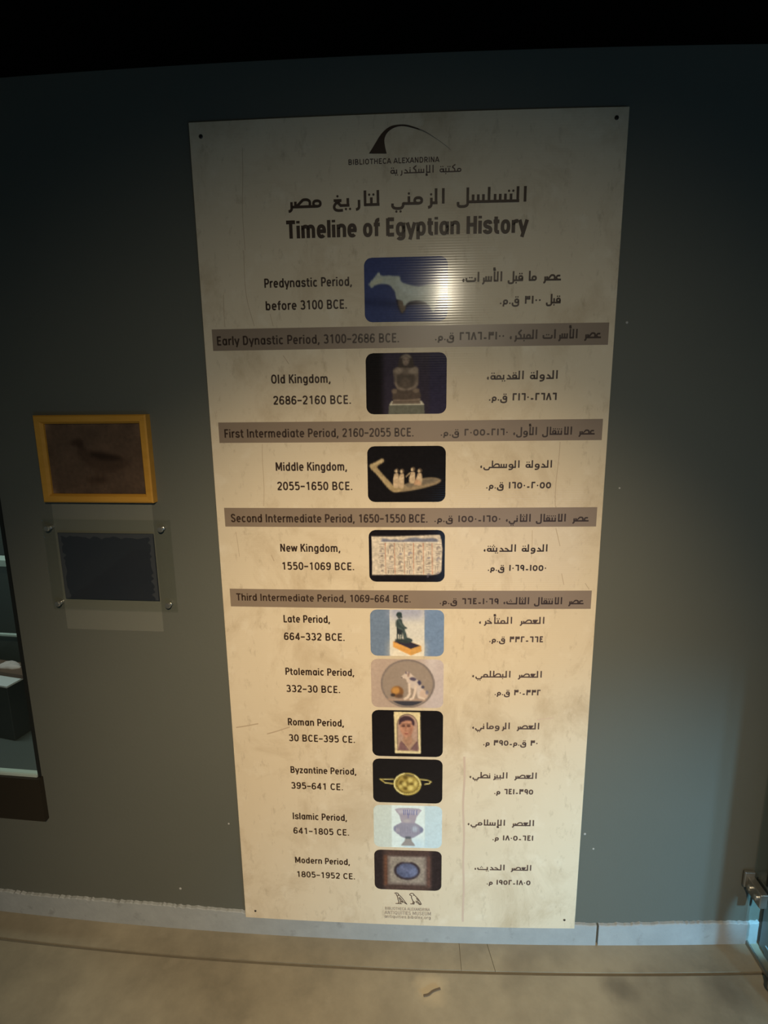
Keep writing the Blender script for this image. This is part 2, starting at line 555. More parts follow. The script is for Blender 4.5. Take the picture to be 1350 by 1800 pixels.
S_ = [(.44, .77), (.405, .885), (.28, .935), (.155, .88), (.12, .73), (.17, .59), (.28, .51), (.39, .42), (.445, .27), (.40, .11), (.28, .065), (.15, .12), (.11, .25)]
s_ = [(.42, .53), (.39, .63), (.27, .665), (.155, .62), (.125, .52), (.17, .42), (.27, .37), (.38, .31), (.425, .20), (.39, .10), (.27, .065), (.145, .11), (.11, .21)]
six = [ring(.27, .31, .165, .245), smooth([(.105, .33), (.115, .62), (.18, .86), (.29, .935), (.40, .885), (.43, .78)])]
LAT = {
    'o': (.57, [ring(.285, .365, .16, .30)]),
    'a': (.575, [ring(.285, .365, .16, .30), [(.445, .73), (.445, 0)]]),
    'd': (.575, [ring(.285, .365, .16, .30), [(.445, 1), (.445, 0)]]),
    'b': (.575, [ring(.285, .365, .16, .30), [(.125, 1), (.125, 0)]]),
    'p': (.575, [ring(.285, .365, .16, .30), [(.125, .73), (.125, -.24)]]),
    'q': (.575, [ring(.285, .365, .16, .30), [(.445, .73), (.445, -.24)]]),
    'g': (.575, [ring(.285, .365, .16, .30), [(.445, .73)] + arc(.285, -.01, .16, .165, 0, -150)]),
    'e': (.56, [[(.13, .37), (.44, .37)] + arc(.285, .365, .16, .30, 5, 315)]),
    'c': (.53, [arc(.285, .365, .16, .30, 42, 318)]),
    'f': (.38, [[(.18, 0)] + arc(.32, .78, .14, .155, 180, 85), [(.04, .665), (.36, .665)]]),
    'h': (.57, [[(.125, 0), (.125, 1)], arc(.285, .47, .16, .195, 180, 0) + [(.445, 0)]]),
    'n': (.57, [[(.125, 0), (.125, .73)], arc(.285, .47, .16, .195, 180, 0) + [(.445, 0)]]),
    'u': (.57, [[(.125, .73)] + arc(.285, .26, .16, .195, 180, 360) + [(.445, .73)]]),
    'm': (.83, [[(.125, 0), (.125, .73)], arc(.265, .47, .14, .195, 180, 0) + [(.405, 0)], arc(.545, .47, .14, .195, 180, 0) + [(.685, 0)]]),
    'i': (.255, [[(.125, 0), (.125, .73)], [(.125, .86), (.125, 1)]]),
    'l': (.255, [[(.125, 0), (.125, 1)]]),
    'r': (.38, [[(.125, 0), (.125, .73)], arc(.30, .46, .175, .205, 180, 72)]),
    's': (.53, [smooth(s_)]),
    't': (.38, [[(.17, .94)] + arc(.30, .21, .13, .145, 180, 285), [(.04, .665), (.34, .665)]]),
    'w': (.66, [[(.05, .73), (.18, .04)], [(.18, .04), (.33, .70)], [(.33, .70), (.48, .04)], [(.48, .04), (.61, .73)]]),
    'x': (.50, [[(.06, .73), (.44, 0)], [(.44, .73), (.06, 0)]]),
    'y': (.50, [[(.06, .73), (.26, .02)], [(.45, .73), (.20, -.24)]]),
    'z': (.49, [[(.07, .665), (.41, .665)], [(.39, .68), (.10, .05)], [(.08, .065), (.43, .065)]]),
    'A': (.60, [[(.05, 0), (.30, .99)], [(.30, .99), (.55, 0)], [(.13, .29), (.47, .29)]]),
    'B': (.60, [[(.13, 0), (.13, 1)], [(.13, .935)] + arc(.29, .72, .16, .215, 90, -90) + [(.13, .505)], [(.13, .505)] + arc(.30, .285, .18, .22, 90, -90) + [(.13, .065)]]),
    'C': (.60, [arc(.32, .5, .20, .435, 40, 320)]),
    'D': (.62, [[(.13, 0), (.13, 1)], [(.13, .935)] + arc(.29, .5, .20, .435, 90, -90) + [(.13, .065)]]),
    'E': (.52, [[(.13, 0), (.13, 1)], [(.13, .935), (.46, .935)], [(.13, .515), (.43, .515)], [(.13, .065), (.46, .065)]]),
    'F': (.49, [[(.13, 0), (.13, 1)], [(.13, .935), (.45, .935)], [(.13, .49), (.41, .49)]]),
    'H': (.62, [[(.13, 0), (.13, 1)], [(.49, 0), (.49, 1)], [(.13, .515), (.49, .515)]]),
    'I': (.27, [[(.135, 0), (.135, 1)]]),
    'K': (.58, [[(.13, 0), (.13, 1)], [(.50, 1), (.15, .43)], [(.25, .60), (.53, 0)]]),
    'L': (.48, [[(.13, 0), (.13, 1)], [(.13, .065), (.45, .065)]]),
    'M': (.78, [[(.13, 0), (.13, 1)], [(.65, 0), (.65, 1)], [(.15, .96), (.39, .16)], [(.39, .16), (.63, .96)]]),
    'N': (.62, [[(.13, 0), (.13, 1)], [(.49, 0), (.49, 1)], [(.14, .97), (.48, .03)]]),
    'O': (.66, [ring(.33, .5, .205, .435)]),
    'P': (.55, [[(.13, 0), (.13, 1)], [(.13, .935)] + arc(.29, .69, .18, .245, 90, -90) + [(.13, .445)]]),
    'Q': (.66, [ring(.33, .5, .205, .435), [(.36, .22), (.55, -.05)]]),
    'R': (.58, [[(.13, 0), (.13, 1)], [(.13, .935)] + arc(.29, .70, .175, .235, 90, -90) + [(.13, .465)], [(.30, .48), (.49, 0)]]),
    'S': (.56, [smooth(S_)]),
    'T': (.54, [[(.03, .935), (.51, .935)], [(.27, 1), (.27, 0)]]),
    'U': (.62, [[(.13, 1)] + arc(.31, .30, .18, .235, 180, 360) + [(.49, 1)]]),
    'X': (.56, [[(.05, 1), (.51, 0)], [(.51, 1), (.05, 0)]]),
    '0': (.55, [ring(.275, .5, .17, .435)]),
    '1': (.55, [[(.32, 0), (.32, 1)], [(.32, .93), (.14, .79)]]),
    '2': (.55, [arc(.27, .70, .165, .235, 170, -25) + [(.10, .065)], [(.07, .065), (.46, .065)]]),
    '3': (.55, [arc(.26, .72, .155, .215, 155, -90), arc(.265, .285, .175, .22, 90, -155)]),
    '4': (.55, [[(.37, 0), (.37, 1)], [(.37, .97), (.08, .27)], [(.06, .27), (.50, .27)]]),
    '5': (.55, [[(.44, .935), (.155, .935), (.13, .50)], arc(.265, .335, .175, .27, 140, -145)]),
    '6': (.55, six),
    '8': (.55, [ring(.275, .725, .145, .21), ring(.275, .285, .175, .22)]),
    '9': (.55, mirror180(six, .275, .5)),
    ',': (.28, [[(.15, .14), (.07, -.16)]]),
    '.': (.27, [[(.13, 0), (.13, .14)]]),
    '–': (.47, [[(.04, .44), (.43, .44)]]),
    ' ': (.27, []),
}

B = .07
# Arabic: letter -> form -> (width, strokes); forms: i initial, m medial, f final, s isolated
def _tooth(w=.30, x=.15, h=.54, left=True, right=True):
    st = [[(x, h), (x, B if (left or right) else 0)]]
    st.append([((0 if left else x - .07), B), ((w if right else x + .07), B)])
    return st


def dots2u(x, y=.72): return [dot(x - .095, y), dot(x + .095, y)]
def dots3u(x, y=.68): return [dot(x - .1, y), dot(x + .1, y), dot(x, y + .19)]


BOAT = [(.07, .40)] + arc(.20, .20, .13, .13, 180, 270) + arc(.74, .20, .13, .13, 270, 360) + [(.87, .40)]
BOATF = [(.07, .40)] + arc(.20, .20, .13, .13, 180, 270) + [(.92, B)]
RA = [(.30, .40), (.30, .05)] + arc(.13, .0, .17, .22, 0, -85)
LAMH = arc(.28, -.02, .22, .20, 0, -90) + arc(.22, -.06, .15, .16, -90, -180) + [(.07, .08)]
YA = smooth([(.66, B), (.56, B), (.54, -.08), (.47, -.20), (.32, -.235), (.16, -.20), (.07, -.08), (.07, .10)])
SADL = [(0.15, B), (.78, B)] + arc(.58, .30, .21, .23, 0, 120) + [(.17, .10)]
HEADM = [[(.06, .44), (.24, .40), (.47, B)]]
AINM = [[(.08, .50), (.46, .50), (.27, B), (.08, .50)], [(.16, .40), (.38, .40)], [(.20, .30), (.34, .30)], [(.0, B), (.54, B)]]


def fm(i, m, f, s):
    return dict(i=i, m=m, f=f, s=s)


def toothset(mark, fin=None, iso=None, my=0):
    return fm((.30, _tooth(right=False) + mark(.15)), (.30, _tooth() + mark(.15)), fin, iso)


seen_i = (.70, [[(.14, .54), (.14, B)], [(.37, .54), (.37, B)], [(.60, .54), (.60, B)], [(0, B), (.67, B)]])
seen_m = (.70, seen_i[1][:3] + [[(0, B), (.70, B)]])
ALI = (.27, [[(.135, 0), (.135, 1)]])
ALF = (.27, [[(.135, 0), (.135, 1)], [(.10, B), (.27, B)]])
HZ = [[(.21, 1.33), (.08, 1.31), (.08, 1.22), (.20, 1.22)], [(.03, 1.12), (.24, 1.16)]]
HZB = [[(.21, -.12), (.08, -.14), (.08, -.23), (.20, -.23)], [(.03, -.33), (.24, -.29)]]
ARB = {
    'ا': fm(None, None, ALF, ALI),
    'أ': fm(None, None, (.27, ALF[1] + HZ), (.27, ALI[1] + HZ)),
    'إ': fm(None, None, (.27, ALF[1] + HZB), (.27, ALI[1] + HZB)),
    'ل': fm((.28, [[(.15, 1), (.15, B)], [(0, B), (.22, B)]]), (.28, [[(.15, 1), (.15, B)], [(0, B), (.28, B)]]),
            (.60, [[(.50, 1), (.50, 0)] + LAMH, [(.50, B), (.60, B)]]), (.60, [[(.50, 1), (.50, 0)] + LAMH])),
    'ب': toothset(lambda x: [dot(x, -.17)]),
    'ت': toothset(dots2u, (.92, [BOATF] + dots2u(.45, .44)), (.96, [BOAT] + dots2u(.47, .42))),
    'ث': toothset(dots3u, (.92, [BOATF] + dots3u(.45, .40)), (.96, [BOAT] + dots3u(.47, .40))),
    'ن': toothset(lambda x: [dot(x, .72)]),
    'ي': toothset(lambda x: [dot(x - .095, -.17), dot(x + .095, -.17)], (.66, [YA, dot(.24, -.43), dot(.43, -.43)]), None),
    'ى': fm(None, None, (.66, [YA]), None),
    'س': fm(seen_i, seen_m, None, None),
    'ص': fm(None, (.84, [SADL, [(.12, .42), (.12, B)], [(0, B), (.84, B)]]), None, None),
    'ع': fm((.56, [arc(.32, .27, .21, .20, 60, 270), [(.56, B), (0, B)]][:1] + [[(0, B), (.52, B)]]), (.54, AINM), None, None),
    'ر': fm(None, None, (.36, [RA, [(.30, B), (.36, B)]]), (.38, [RA])),
    'ز': fm(None, None, (.36, [RA, [(.30, B), (.36, B)], dot(.29, .62)]), (.38, [RA, dot(.29, .62)])),
    'د': fm(None, None, (.50, [[(.06, B), (.50, B)], smooth([(.38, B), (.38, .22), (.31, .36), (.15, .50)])]),
            (.46, [[(.06, B), (.40, B)], smooth([(.38, B), (.38, .22), (.31, .36), (.15, .50)])])),
    'و': fm(None, None, (.50, [ring(.26, .27, .155, .18), smooth([(.415, .27), (.415, .05), (.36, -.12), (.22, -.21), (.05, -.215)]), [(.40, B), (.50, B)]]),
            (.50, [ring(.26, .27, .155, .18), smooth([(.415, .27), (.415, .05), (.36, -.12), (.22, -.21), (.05, -.215)])])),
    'م': fm((.50, [ring(.27, .25, .16, .18), [(0, B), (.30, B)]]), (.54, [ring(.27, .25, .16, .18), [(0, B), (.54, B)]]), None,
            (.50, [ring(.27, .22, .16, .18), smooth([(.27, .04), (.16, .04), (.09, -.04), (.07, -.26)])])),
    'ق': fm((.46, [ring(.25, .33, .15, .165), [(.40, .33), (.40, B)], [(0, B), (.47, B)]] + dots2u(.25, .74)),
            (.50, [ring(.25, .33, .15, .165), [(.40, .33), (.40, B)], [(0, B), (.50, B)]] + dots2u(.25, .74)), None,
            (.72, [ring(.46, .32, .155, .165), [(.615, .32)] + arc(.34, -.02, .275, .20, 0, -180) + [(.065, .14)]] + dots2u(.46, .74))),
    'ة': fm(None, None, (.48, [ring(.24, .25, .16, .18), [(.40, .50), (.40, B)], [(.38, B), (.48, B)]] + dots2u(.24, .74)), (.46, [ring(.24, .25, .16, .18)] + dots2u(.24, .74))),
    'ح': fm((.54, HEADM + [[(0, B), (.50, B)]]), (.56, HEADM + [[(0, B), (.56, B)]]), None, None),
    'خ': fm((.54, HEADM + [[(0, B), (.50, B)], dot(.26, .68)]), None,
            (.58, [[(.08, .40), (.44, .40)], smooth([(.40, .40), (.20, .24), (.10, .02), (.14, -.17), (.28, -.25), (.50, -.24)]), [(.58, B), (.40, B), (.26, .28)], dot(.26, .68)]), None),
    'ك': fm((.56, [[(.46, .98), (.16, .66)], [(.16, .66), (.40, .40), (.42, B)], [(0, B), (.48, B)]]), (.56, [[(.46, .98), (.16, .66)], [(.16, .66), (.40, .40), (.42, B)], [(0, B), (.56, B)]]), None, None),
    'ط': fm(None, (.84, [SADL, [(.17, 1), (.17, B)], [(0, B), (.84, B)]]), None, None),
    '،': fm(None, None, None, (.25, [[(.16, .32), (.09, .16), (.16, .02)]])),
    '.': fm(None, None, None, (.25, [dot(.125, .08, .085)])),
    '٠': fm(None, None, None, (.26, [dot(.13, .30, .08)])),
    '١': fm(None, None, None, (.25, [[(.125, 0), (.125, .66)]])),
    '٢': fm(None, None, None, (.46, [[(.12, 0), (.12, .60)], [(.06, .60), (.42, .60)]])),
    '٣': fm(None, None, None, (.54, [[(.12, 0), (.12, .66)], [(.12, .42), (.44, .42)], [(.28, .42), (.28, .64)], [(.44, .35), (.44, .66)]])),
    '٤': fm(None, None, None, (.46, [[(.40, .62), (.13, .62), (.13, .36), (.34, .36)], [(.13, .36), (.13, .06), (.42, .06)]])),
    '٥': fm(None, None, None, (.54, [ring(.27, .30, .18, .25)])),
    '٦': fm(None, None, None, (.46, [[(.05, .60), (.36, .60)], [(.35, .66), (.35, 0)]])),
    '٨': fm(None, None, None, (.50, [[(.06, 0), (.25, .64)], [(.25, .64), (.44, 0)]])),
    '٩': fm(None, None, None, (.48, [ring(.24, .43, .135, .17), [(.37, .50), (.37, 0)]])),
    '–': fm(None, None, None, (.42, [[(.08, .16), (.34, .16)]])),
    ' ': fm(None, None, None, (.34, [])),
}
for _c in '٠١٢٣٤٥٦٨٩':
    _w, _st = ARB[_c]['s']
    ARB[_c]['s'] = (_w * 1.08, [(('dot', p[1] * 1.08, p[2] * 1.2, p[3] * 1.15) if p[0] == 'dot' else [(a * 1.08, b * 1.26) for a, b in p]) for p in _st])
NOJOIN = set('اأإردزوةى ،.–٠١٢٣٤٥٦٨٩')


def latin_strokes(text, track=0.0):
    x, out = 0.0, []
    for ch in text:
        w_, st = LAT[ch]
        out += [(('dot', p[1] + x, p[2], p[3]) if p[0] == 'dot' else [(a + x, b) for a, b in p]) for p in st]
        x += w_ + track
    return out, x


def arabic_strokes(text):
    import re
    toks = []
    for part in re.split(r'([٠-٩]+)', text):
        toks += list(part[::-1]) if re.match(r'[٠-٩]', part) else list(part)
    # toks now run right to left
    x, out = 0.0, []
    letters = set('لبتثنيسصعمقحخكطاأإردزوةى')
    for k, ch in enumerate(toks):
        prev = toks[k - 1] if k else ' '
        nxt = toks[k + 1] if k + 1 < len(toks) else ' '
        jr = ch in letters and prev in letters and prev not in NOJOIN
        jl = ch in letters and ch not in NOJOIN and nxt in letters
        form = {(0, 0): 's', (0, 1): 'i', (1, 1): 'm', (1, 0): 'f'}[(int(jr), int(jl))]
        g = ARB[ch][form] or ARB[ch]['s'] or ARB[ch]['f'] or ARB[ch]['m'] or ARB[ch]['i']
        w_, st = g
        gap = 0.0 if jl else 0.06
        x -= w_
        out += [(('dot', p[1] + x, p[2], p[3]) if p[0] == 'dot' else [(a + x, b) for a, b in p]) for p in st]
        x -= gap
    return out, -x


def ribbon(pts, hw_x, hw_y):
    """flat stroke of constant width along a polyline"""
    P = []
    for p in pts:
        if not P or abs(p[0] - P[-1][0]) + abs(p[1] - P[-1][1]) > 1e-5:
            P.append(p)
    closed = len(P) > 4 and abs(P[0][0] - P[-1][0]) + abs(P[0][1] - P[-1][1]) < 1e-3
    if closed:
        P = P[:-1]
    n = len(P)
    V, F = [], []
    for i in range(n):
        a = P[i - 1] if (i or closed) else None
        b = P[(i + 1) % n] if (i < n - 1 or closed) else None
        ns = []
        for q, r in ((a, P[i]), (P[i], b)):
            if q is not None and r is not None:
                dx, dy = r[0] - q[0], r[1] - q[1]
                L = math.hypot(dx, dy)
                ns.append((-dy / L, dx / L))
        if len(ns) == 2:
            mx, my = ns[0][0] + ns[1][0], ns[0][1] + ns[1][1]
            L = math.hypot(mx, my) or 1
            mx, my = mx / L, my / L
            k = min(1.7, 1 / max(0.2, mx * ns[0][0] + my * ns[0][1]))
            nx, ny = mx * k, my * k
        else:
            nx, ny = ns[0]
        V += [(P[i][0] + nx * hw_x, P[i][1] + ny * hw_y), (P[i][0] - nx * hw_x, P[i][1] - ny * hw_y)]
    for i in range(n if closed else n - 1):
        a, b = 2 * i, 2 * ((i + 1) % n)
        F.append((a, a + 1, b + 1, b))
    return V, F


def disc(x, y, rx, ry):
    V = [(x + rx * math.cos(2 * PI * k / 10), y + ry * math.sin(2 * PI * k / 10)) for k in range(10)]
    return V, [tuple(range(10))]


def lettering(name, strokes, width, s0, s1, z, h, thick, mat, parent, n):
    k = (s1 - s0) / width                       # scale along the line
    xs = [p[1] if p[0] == 'dot' else None for p in strokes]
    mn = min(min(q[0] for q in p) if p[0] != 'dot' else p[1] - p[3] for p in strokes)
    mx = max(max(q[0] for q in p) if p[0] != 'dot' else p[1] + p[3] for p in strokes)
    k = (s1 - s0 - thick * h) / (mx - mn)
    V, F = [], []
    hw = thick * h / 2
    for p in strokes:
        if p[0] == 'dot':
            v, f = disc(s0 + hw + (p[1] - mn) * k, z + p[2] * h, p[3] * h * 1.08, p[3] * h * 1.08)
        else:
            v, f = ribbon([(s0 + hw + (a - mn) * k, z + b * h) for a, b in p], hw, hw)
        b0 = len(V)
        V += [wp(a, b, n) for a, b in v]
        F += [tuple(i + b0 for i in q) for q in f]
    return mk(name, V, F, mat, parent)


ENGLISH = [
    ("Timeline of Egyptian History", -0.2516, 0.2530, 1.7737, 0.0337),
    ("BIBLIOTHECA ALEXANDRINA", -0.1146, 0.0699, 1.9097, 0.0099),
    ("Predynastic Period,", -0.3008, -0.1125, 1.6776, 0.0182),
    ("before 3100 BCE.", -0.3003, -0.1246, 1.6319, 0.0185),
    ("Early Dynastic Period, 3100–2686 BCE.", -0.4127, -0.0139, 1.5610, 0.0187),
    ("Old Kingdom,", -0.2964, -0.1641, 1.4779, 0.0189),
    ("2686–2160 BCE.", -0.2949, -0.1207, 1.4322, 0.0185),
    ("First Intermediate Period, 2160–2055 BCE.", -0.4100, 0.0170, 1.3596, 0.0189),
    ("Middle Kingdom,", -0.2960, -0.1325, 1.2840, 0.0194),
    ("2055–1650 BCE.", -0.2956, -0.1219, 1.2396, 0.0190),
    ("Second Intermediate Period, 1650–1550 BCE.", -0.4081, 0.0486, 1.1639, 0.0193),
    ("New Kingdom,", -0.2948, -0.1529, 1.0936, 0.0189),
    ("1550–1069 BCE.", -0.2929, -0.1220, 1.0496, 0.0184),
    ("Third Intermediate Period, 1069–664 BCE.", -0.4092, 0.0099, 0.9710, 0.0178),
    ("Late Period,", -0.2955, -0.1825, 0.9173, 0.0188),
    ("664–332 BCE.", -0.2965, -0.1488, 0.8721, 0.0188),
    ("Ptolemaic Period,", -0.2973, -0.1274, 0.7804, 0.0188),
    ("332–30 BCE.", -0.2974, -0.1635, 0.7345, 0.0188),
    ("Roman Period,", -0.2974, -0.1560, 0.6435, 0.0193),
    ("30 BCE–395 CE.", -0.2971, -0.1300, 0.5992, 0.0190),
    ("Byzantine Period,", -0.2968, -0.1280, 0.5091, 0.0187),
    ("395–641 CE.", -0.2974, -0.1638, 0.4635, 0.0188),
    ("Islamic Period,", -0.2969, -0.1551, 0.3736, 0.0193),
    ("641–1805 CE.", -0.2973, -0.1513, 0.3303, 0.0185),
    ("Modern Period,", -0.2967, -0.1507, 0.2407, 0.0186),
    ("1805–1952 CE.", -0.2940, -0.1387, 0.1972, 0.0179),
    ("BIBLIOTHECA ALEXANDRINA", -0.0600, 0.0595, 0.1055, 0.0090),
    ("ANTIQUITIES MUSEUM", -0.0617, 0.0618, 0.0914, 0.0109),
    ("antiquities.bibalex.org", -0.0618, 0.0611, 0.0796, 0.0100),
]
ARABIC = [
    ("مكتبة الإسكندرية", -0.0298, 0.1140, 1.8905, 0.0147),
    ("التسلسل الزمني لتاريخ مصر", -0.2444, 0.2461, 1.8322, 0.0299),
    ("عصر ما قبل الأسرات،", 0.1191, 0.3255, 1.6803, 0.0201),
    ("قبل ٣١٠٠ ق.م.", 0.1967, 0.3269, 1.6349, 0.0193),
    ("عصر الأسرات المبكر، ٣١٠٠–٢٦٨٦ ق.م.", 0.0610, 0.4155, 1.5635, 0.0197),
    ("الدولة القديمة،", 0.1752, 0.3265, 1.4803, 0.0185),
    ("٢٦٨٦–٢١٦٠ ق.م.", 0.1789, 0.3268, 1.4355, 0.0188),
    ("عصر الانتقال الأول، ٢١٦٠–٢٠٥٥ ق.م.", 0.0748, 0.4147, 1.3605, 0.0180),
    ("الدولة الوسطى،", 0.1652, 0.3235, 1.2882, 0.0171),
    ("٢٠٥٥–١٦٥٠ ق.م.", 0.1777, 0.3238, 1.2418, 0.0180),
    ("عصر الانتقال الثاني، ١٦٥٠–١٥٥٠ ق.م.", 0.0622, 0.4134, 1.1651, 0.0185),
    ("الدولة الحديثة،", 0.1773, 0.3224, 1.0949, 0.0178),
    ("١٥٥٠–١٠٦٩ ق.م.", 0.1862, 0.3234, 1.0489, 0.0178),
    ("عصر الانتقال الثالث، ١٠٦٩–٦٦٤ ق.م.", 0.0760, 0.4135, 0.9674, 0.0179),
    ("العصر المتأخر،", 0.1708, 0.3232, 0.9188, 0.0178),
    ("٦٦٤–٣٣٢ ق.م.", 0.1942, 0.3239, 0.8723, 0.0180),
    ("العصر البطلمي،", 0.1574, 0.3233, 0.7813, 0.0178),
    ("٣٣٢–٣٠ ق.م.", 0.2105, 0.3239, 0.7347, 0.0180),
    ("العصر الروماني،", 0.1601, 0.3231, 0.6437, 0.0182),
    ("٣٠ ق.م–٣٩٥ م.", 0.1862, 0.3229, 0.5987, 0.0184),
    ("العصر البيزنطي،", 0.1561, 0.3229, 0.5069, 0.0180),
    ("٣٩٥–٦٤١ م.", 0.2170, 0.3160, 0.4622, 0.0182),
    ("العصر الإسلامي،", 0.1539, 0.3217, 0.3708, 0.0180),
    ("٦٤١–١٨٠٥ م.", 0.2162, 0.3215, 0.3276, 0.0182),
    ("العصر الحديث،", 0.1740, 0.3201, 0.2375, 0.0176),
    ("١٨٠٥–١٩٥٢ م.", 0.2049, 0.3200, 0.1934, 0.0178),
]
# ------------------------------------------------------------------ printed photographs, painted as ink on a fine grid
class Pic:
    """a printed picture; drawing coordinates run over the given rectangle, y down"""
    def __init__(self, x0, x1, y0, y1, bg, res=150, ss=3):
        self.r = (x0, x1, y0, y1)
        self.w = res * ss
        self.h = int(self.w * (y1 - y0) / (x1 - x0))
        self.ss = ss
        X, Y = np.meshgrid((np.arange(self.w) + .5) / self.w, (np.arange(self.h) + .5) / self.h)
        self.X, self.Y = x0 + X * (x1 - x0), y0 + Y * (y1 - y0)
        self.im = np.zeros((self.h, self.w, 3)) + np.array(bg, float)
        self.rng = np.random.default_rng(3)

    def _blur(self, a, r):
        if r < 1:
            return a
        k = np.ones(2 * r + 1) / (2 * r + 1)
        for ax in (0, 1):
            p = np.concatenate([np.repeat(a.take([0], ax), r, ax), a, np.repeat(a.take([-1], ax), r, ax)], ax)
            c = np.cumsum(p, ax)
            z = np.zeros_like(c.take([0], ax))
            c = np.concatenate([z, c], ax)
            n = a.shape[ax]
            a = (c.take(range(2 * r + 1, 2 * r + 1 + n), ax) - c.take(range(0, n), ax)) / (2 * r + 1)
        return a

    def put(self, mask, col, alpha=1.0, soft=2):
        m = self._blur(self._blur(mask.astype(float), soft), soft)[..., None] * alpha
        self.im = self.im * (1 - m) + np.array(col, float) * m
        return self

    def poly(self, pts, col, alpha=1.0, soft=2):
        x, y = self.X, self.Y
        ins = np.zeros(x.shape, bool)
        n = len(pts)
        for i in range(n):
            (x1, y1), (x2, y2) = pts[i], pts[(i + 1) % n]
            if y1 == y2:
                continue
            c = ((y1 > y) != (y2 > y)) & (x < (x2 - x1) * (y - y1) / (y2 - y1) + x1)
            ins ^= c
        return self.put(ins, col, alpha, soft)

    def curve(self, pts, col, alpha=1.0, soft=2):
        return self.poly(smooth(list(pts) + [pts[0]], 6), col, alpha, soft)

    def ell(self, cx, cy, rx, ry, col, alpha=1.0, soft=2, rot=0):
        c, s = math.cos(math.radians(rot)), math.sin(math.radians(rot))
        dx, dy = self.X - cx, self.Y - cy
        return self.put(((dx * c + dy * s) / rx) ** 2 + ((-dx * s + dy * c) / ry) ** 2 < 1, col, alpha, soft)

    def line(self, pts, wd, col, alpha=1.0, soft=1):
        m = np.zeros(self.X.shape, bool)
        for (x1, y1), (x2, y2) in zip(pts[:-1], pts[1:]):
            L2 = (x2 - x1) ** 2 + (y2 - y1) ** 2 + 1e-9
            t = np.clip(((self.X - x1) * (x2 - x1) + (self.Y - y1) * (y2 - y1)) / L2, 0, 1)
            m |= (self.X - x1 - t * (x2 - x1)) ** 2 + (self.Y - y1 - t * (y2 - y1)) ** 2 < (wd / 2) ** 2
        return self.put(m, col, alpha, soft)

    def rect(self, x0, x1, y0, y1, col, alpha=1.0, soft=1):
        return self.put((self.X > x0) & (self.X < x1) & (self.Y > y0) & (self.Y < y1), col, alpha, soft)

    def grain(self, amt, size=6):
        g = self._blur(self.rng.normal(0, 1, self.X.shape), size)
        g = g / (g.std() + 1e-9)
        self.im = np.clip(self.im * (1 + amt * g[..., None]), 0, 255)
        return self

    def linear(self):
        s = self.ss
        h, w_ = self.h // s, self.w // s
        a = self.im[:h * s, :w_ * s].reshape(h, s, w_, s, 3).mean((1, 3)) / 255
        return np.where(a <= .04045, a / 12.92, ((a + .055) / 1.055) ** 2.4)


def print_mesh(name, pic, s0, s1, z0, z1, n, rad, mat, parent, label=None):
    A = pic.linear()
    h, w_ = A.shape[:2]
    V, F, K = [], [], []
    W2 = (s1 - s0) / 2
    for j in range(h + 1):
        z = z1 - (z1 - z0) * j / h
        e = max(0.0, rad - min(z1 - z, z - z0))
        half = W2 - rad + math.sqrt(max(0, rad * rad - e * e)) if rad else W2
        for i in range(w_ + 1):
            s = (s0 + s1) / 2 + half * (2 * i / w_ - 1)
            V.append(wp(s, z, n))
            u = (s - s0) / (s1 - s0) * w_ - .5
            v = j - .5
            iu, iv = int(np.clip(round(u), 0, w_ - 1)), int(np.clip(round(v), 0, h - 1))
            K.append((*A[iv, iu], 1.0))
    for j in range(h):
        for i in range(w_):
            a = j * (w_ + 1) + i
            F.append((a, a + w_ + 1, a + w_ + 2, a + 1))
    o = mk(name, V, F, mat, parent)
    at = o.data.attributes.new('ink', 'FLOAT_COLOR', 'POINT')
    at.data.foreach_set('color', np.array(K, dtype=np.float32).ravel())
    if label:
        o['label'] = label
    return o


def pic_animal():
    p = Pic(65, 1063, 78, 850, (68, 76, 116))
    p.poly([(65, 560), (500, 600), (1063, 560), (1063, 640), (500, 690), (65, 640)], (48, 54, 86), .7, 14)
    p.poly([(65, 78), (1063, 78), (1063, 300), (65, 240)], (66, 72, 112), .6, 20)
    p.curve([(300, 398), (370, 408), (440, 500), (450, 600), (500, 740), (540, 740), (580, 660), (700, 640), (820, 650), (880, 720), (760, 560), (450, 440)], (40, 34, 44), .85, 5)
    p.curve([(470, 590), (480, 660), (515, 745), (560, 690), (540, 600)], (120, 104, 88), 1, 3)
    p.curve([(118, 392), (150, 435), (200, 400), (290, 390), (372, 410), (425, 480), (450, 570), (520, 600), (548, 660), (600, 615), (680, 600), (770, 612), (840, 660), (885, 735), (912, 730), (930, 640), (940, 560), (1000, 560), (1010, 470), (920, 410), (840, 405), (720, 428), (600, 405), (510, 370), (490, 305), (430, 300), (365, 292), (275, 292), (240, 250), (200, 295), (150, 350)], (186, 190, 178), 1, 3)
    p.curve([(130, 385), (240, 330), (300, 335), (250, 380), (160, 410)], (200, 198, 172), .7, 5)
    p.curve([(450, 330), (600, 430), (800, 440), (900, 470), (760, 540), (560, 520), (470, 420)], (202, 208, 200), .7, 8)
    return p.grain(.02)


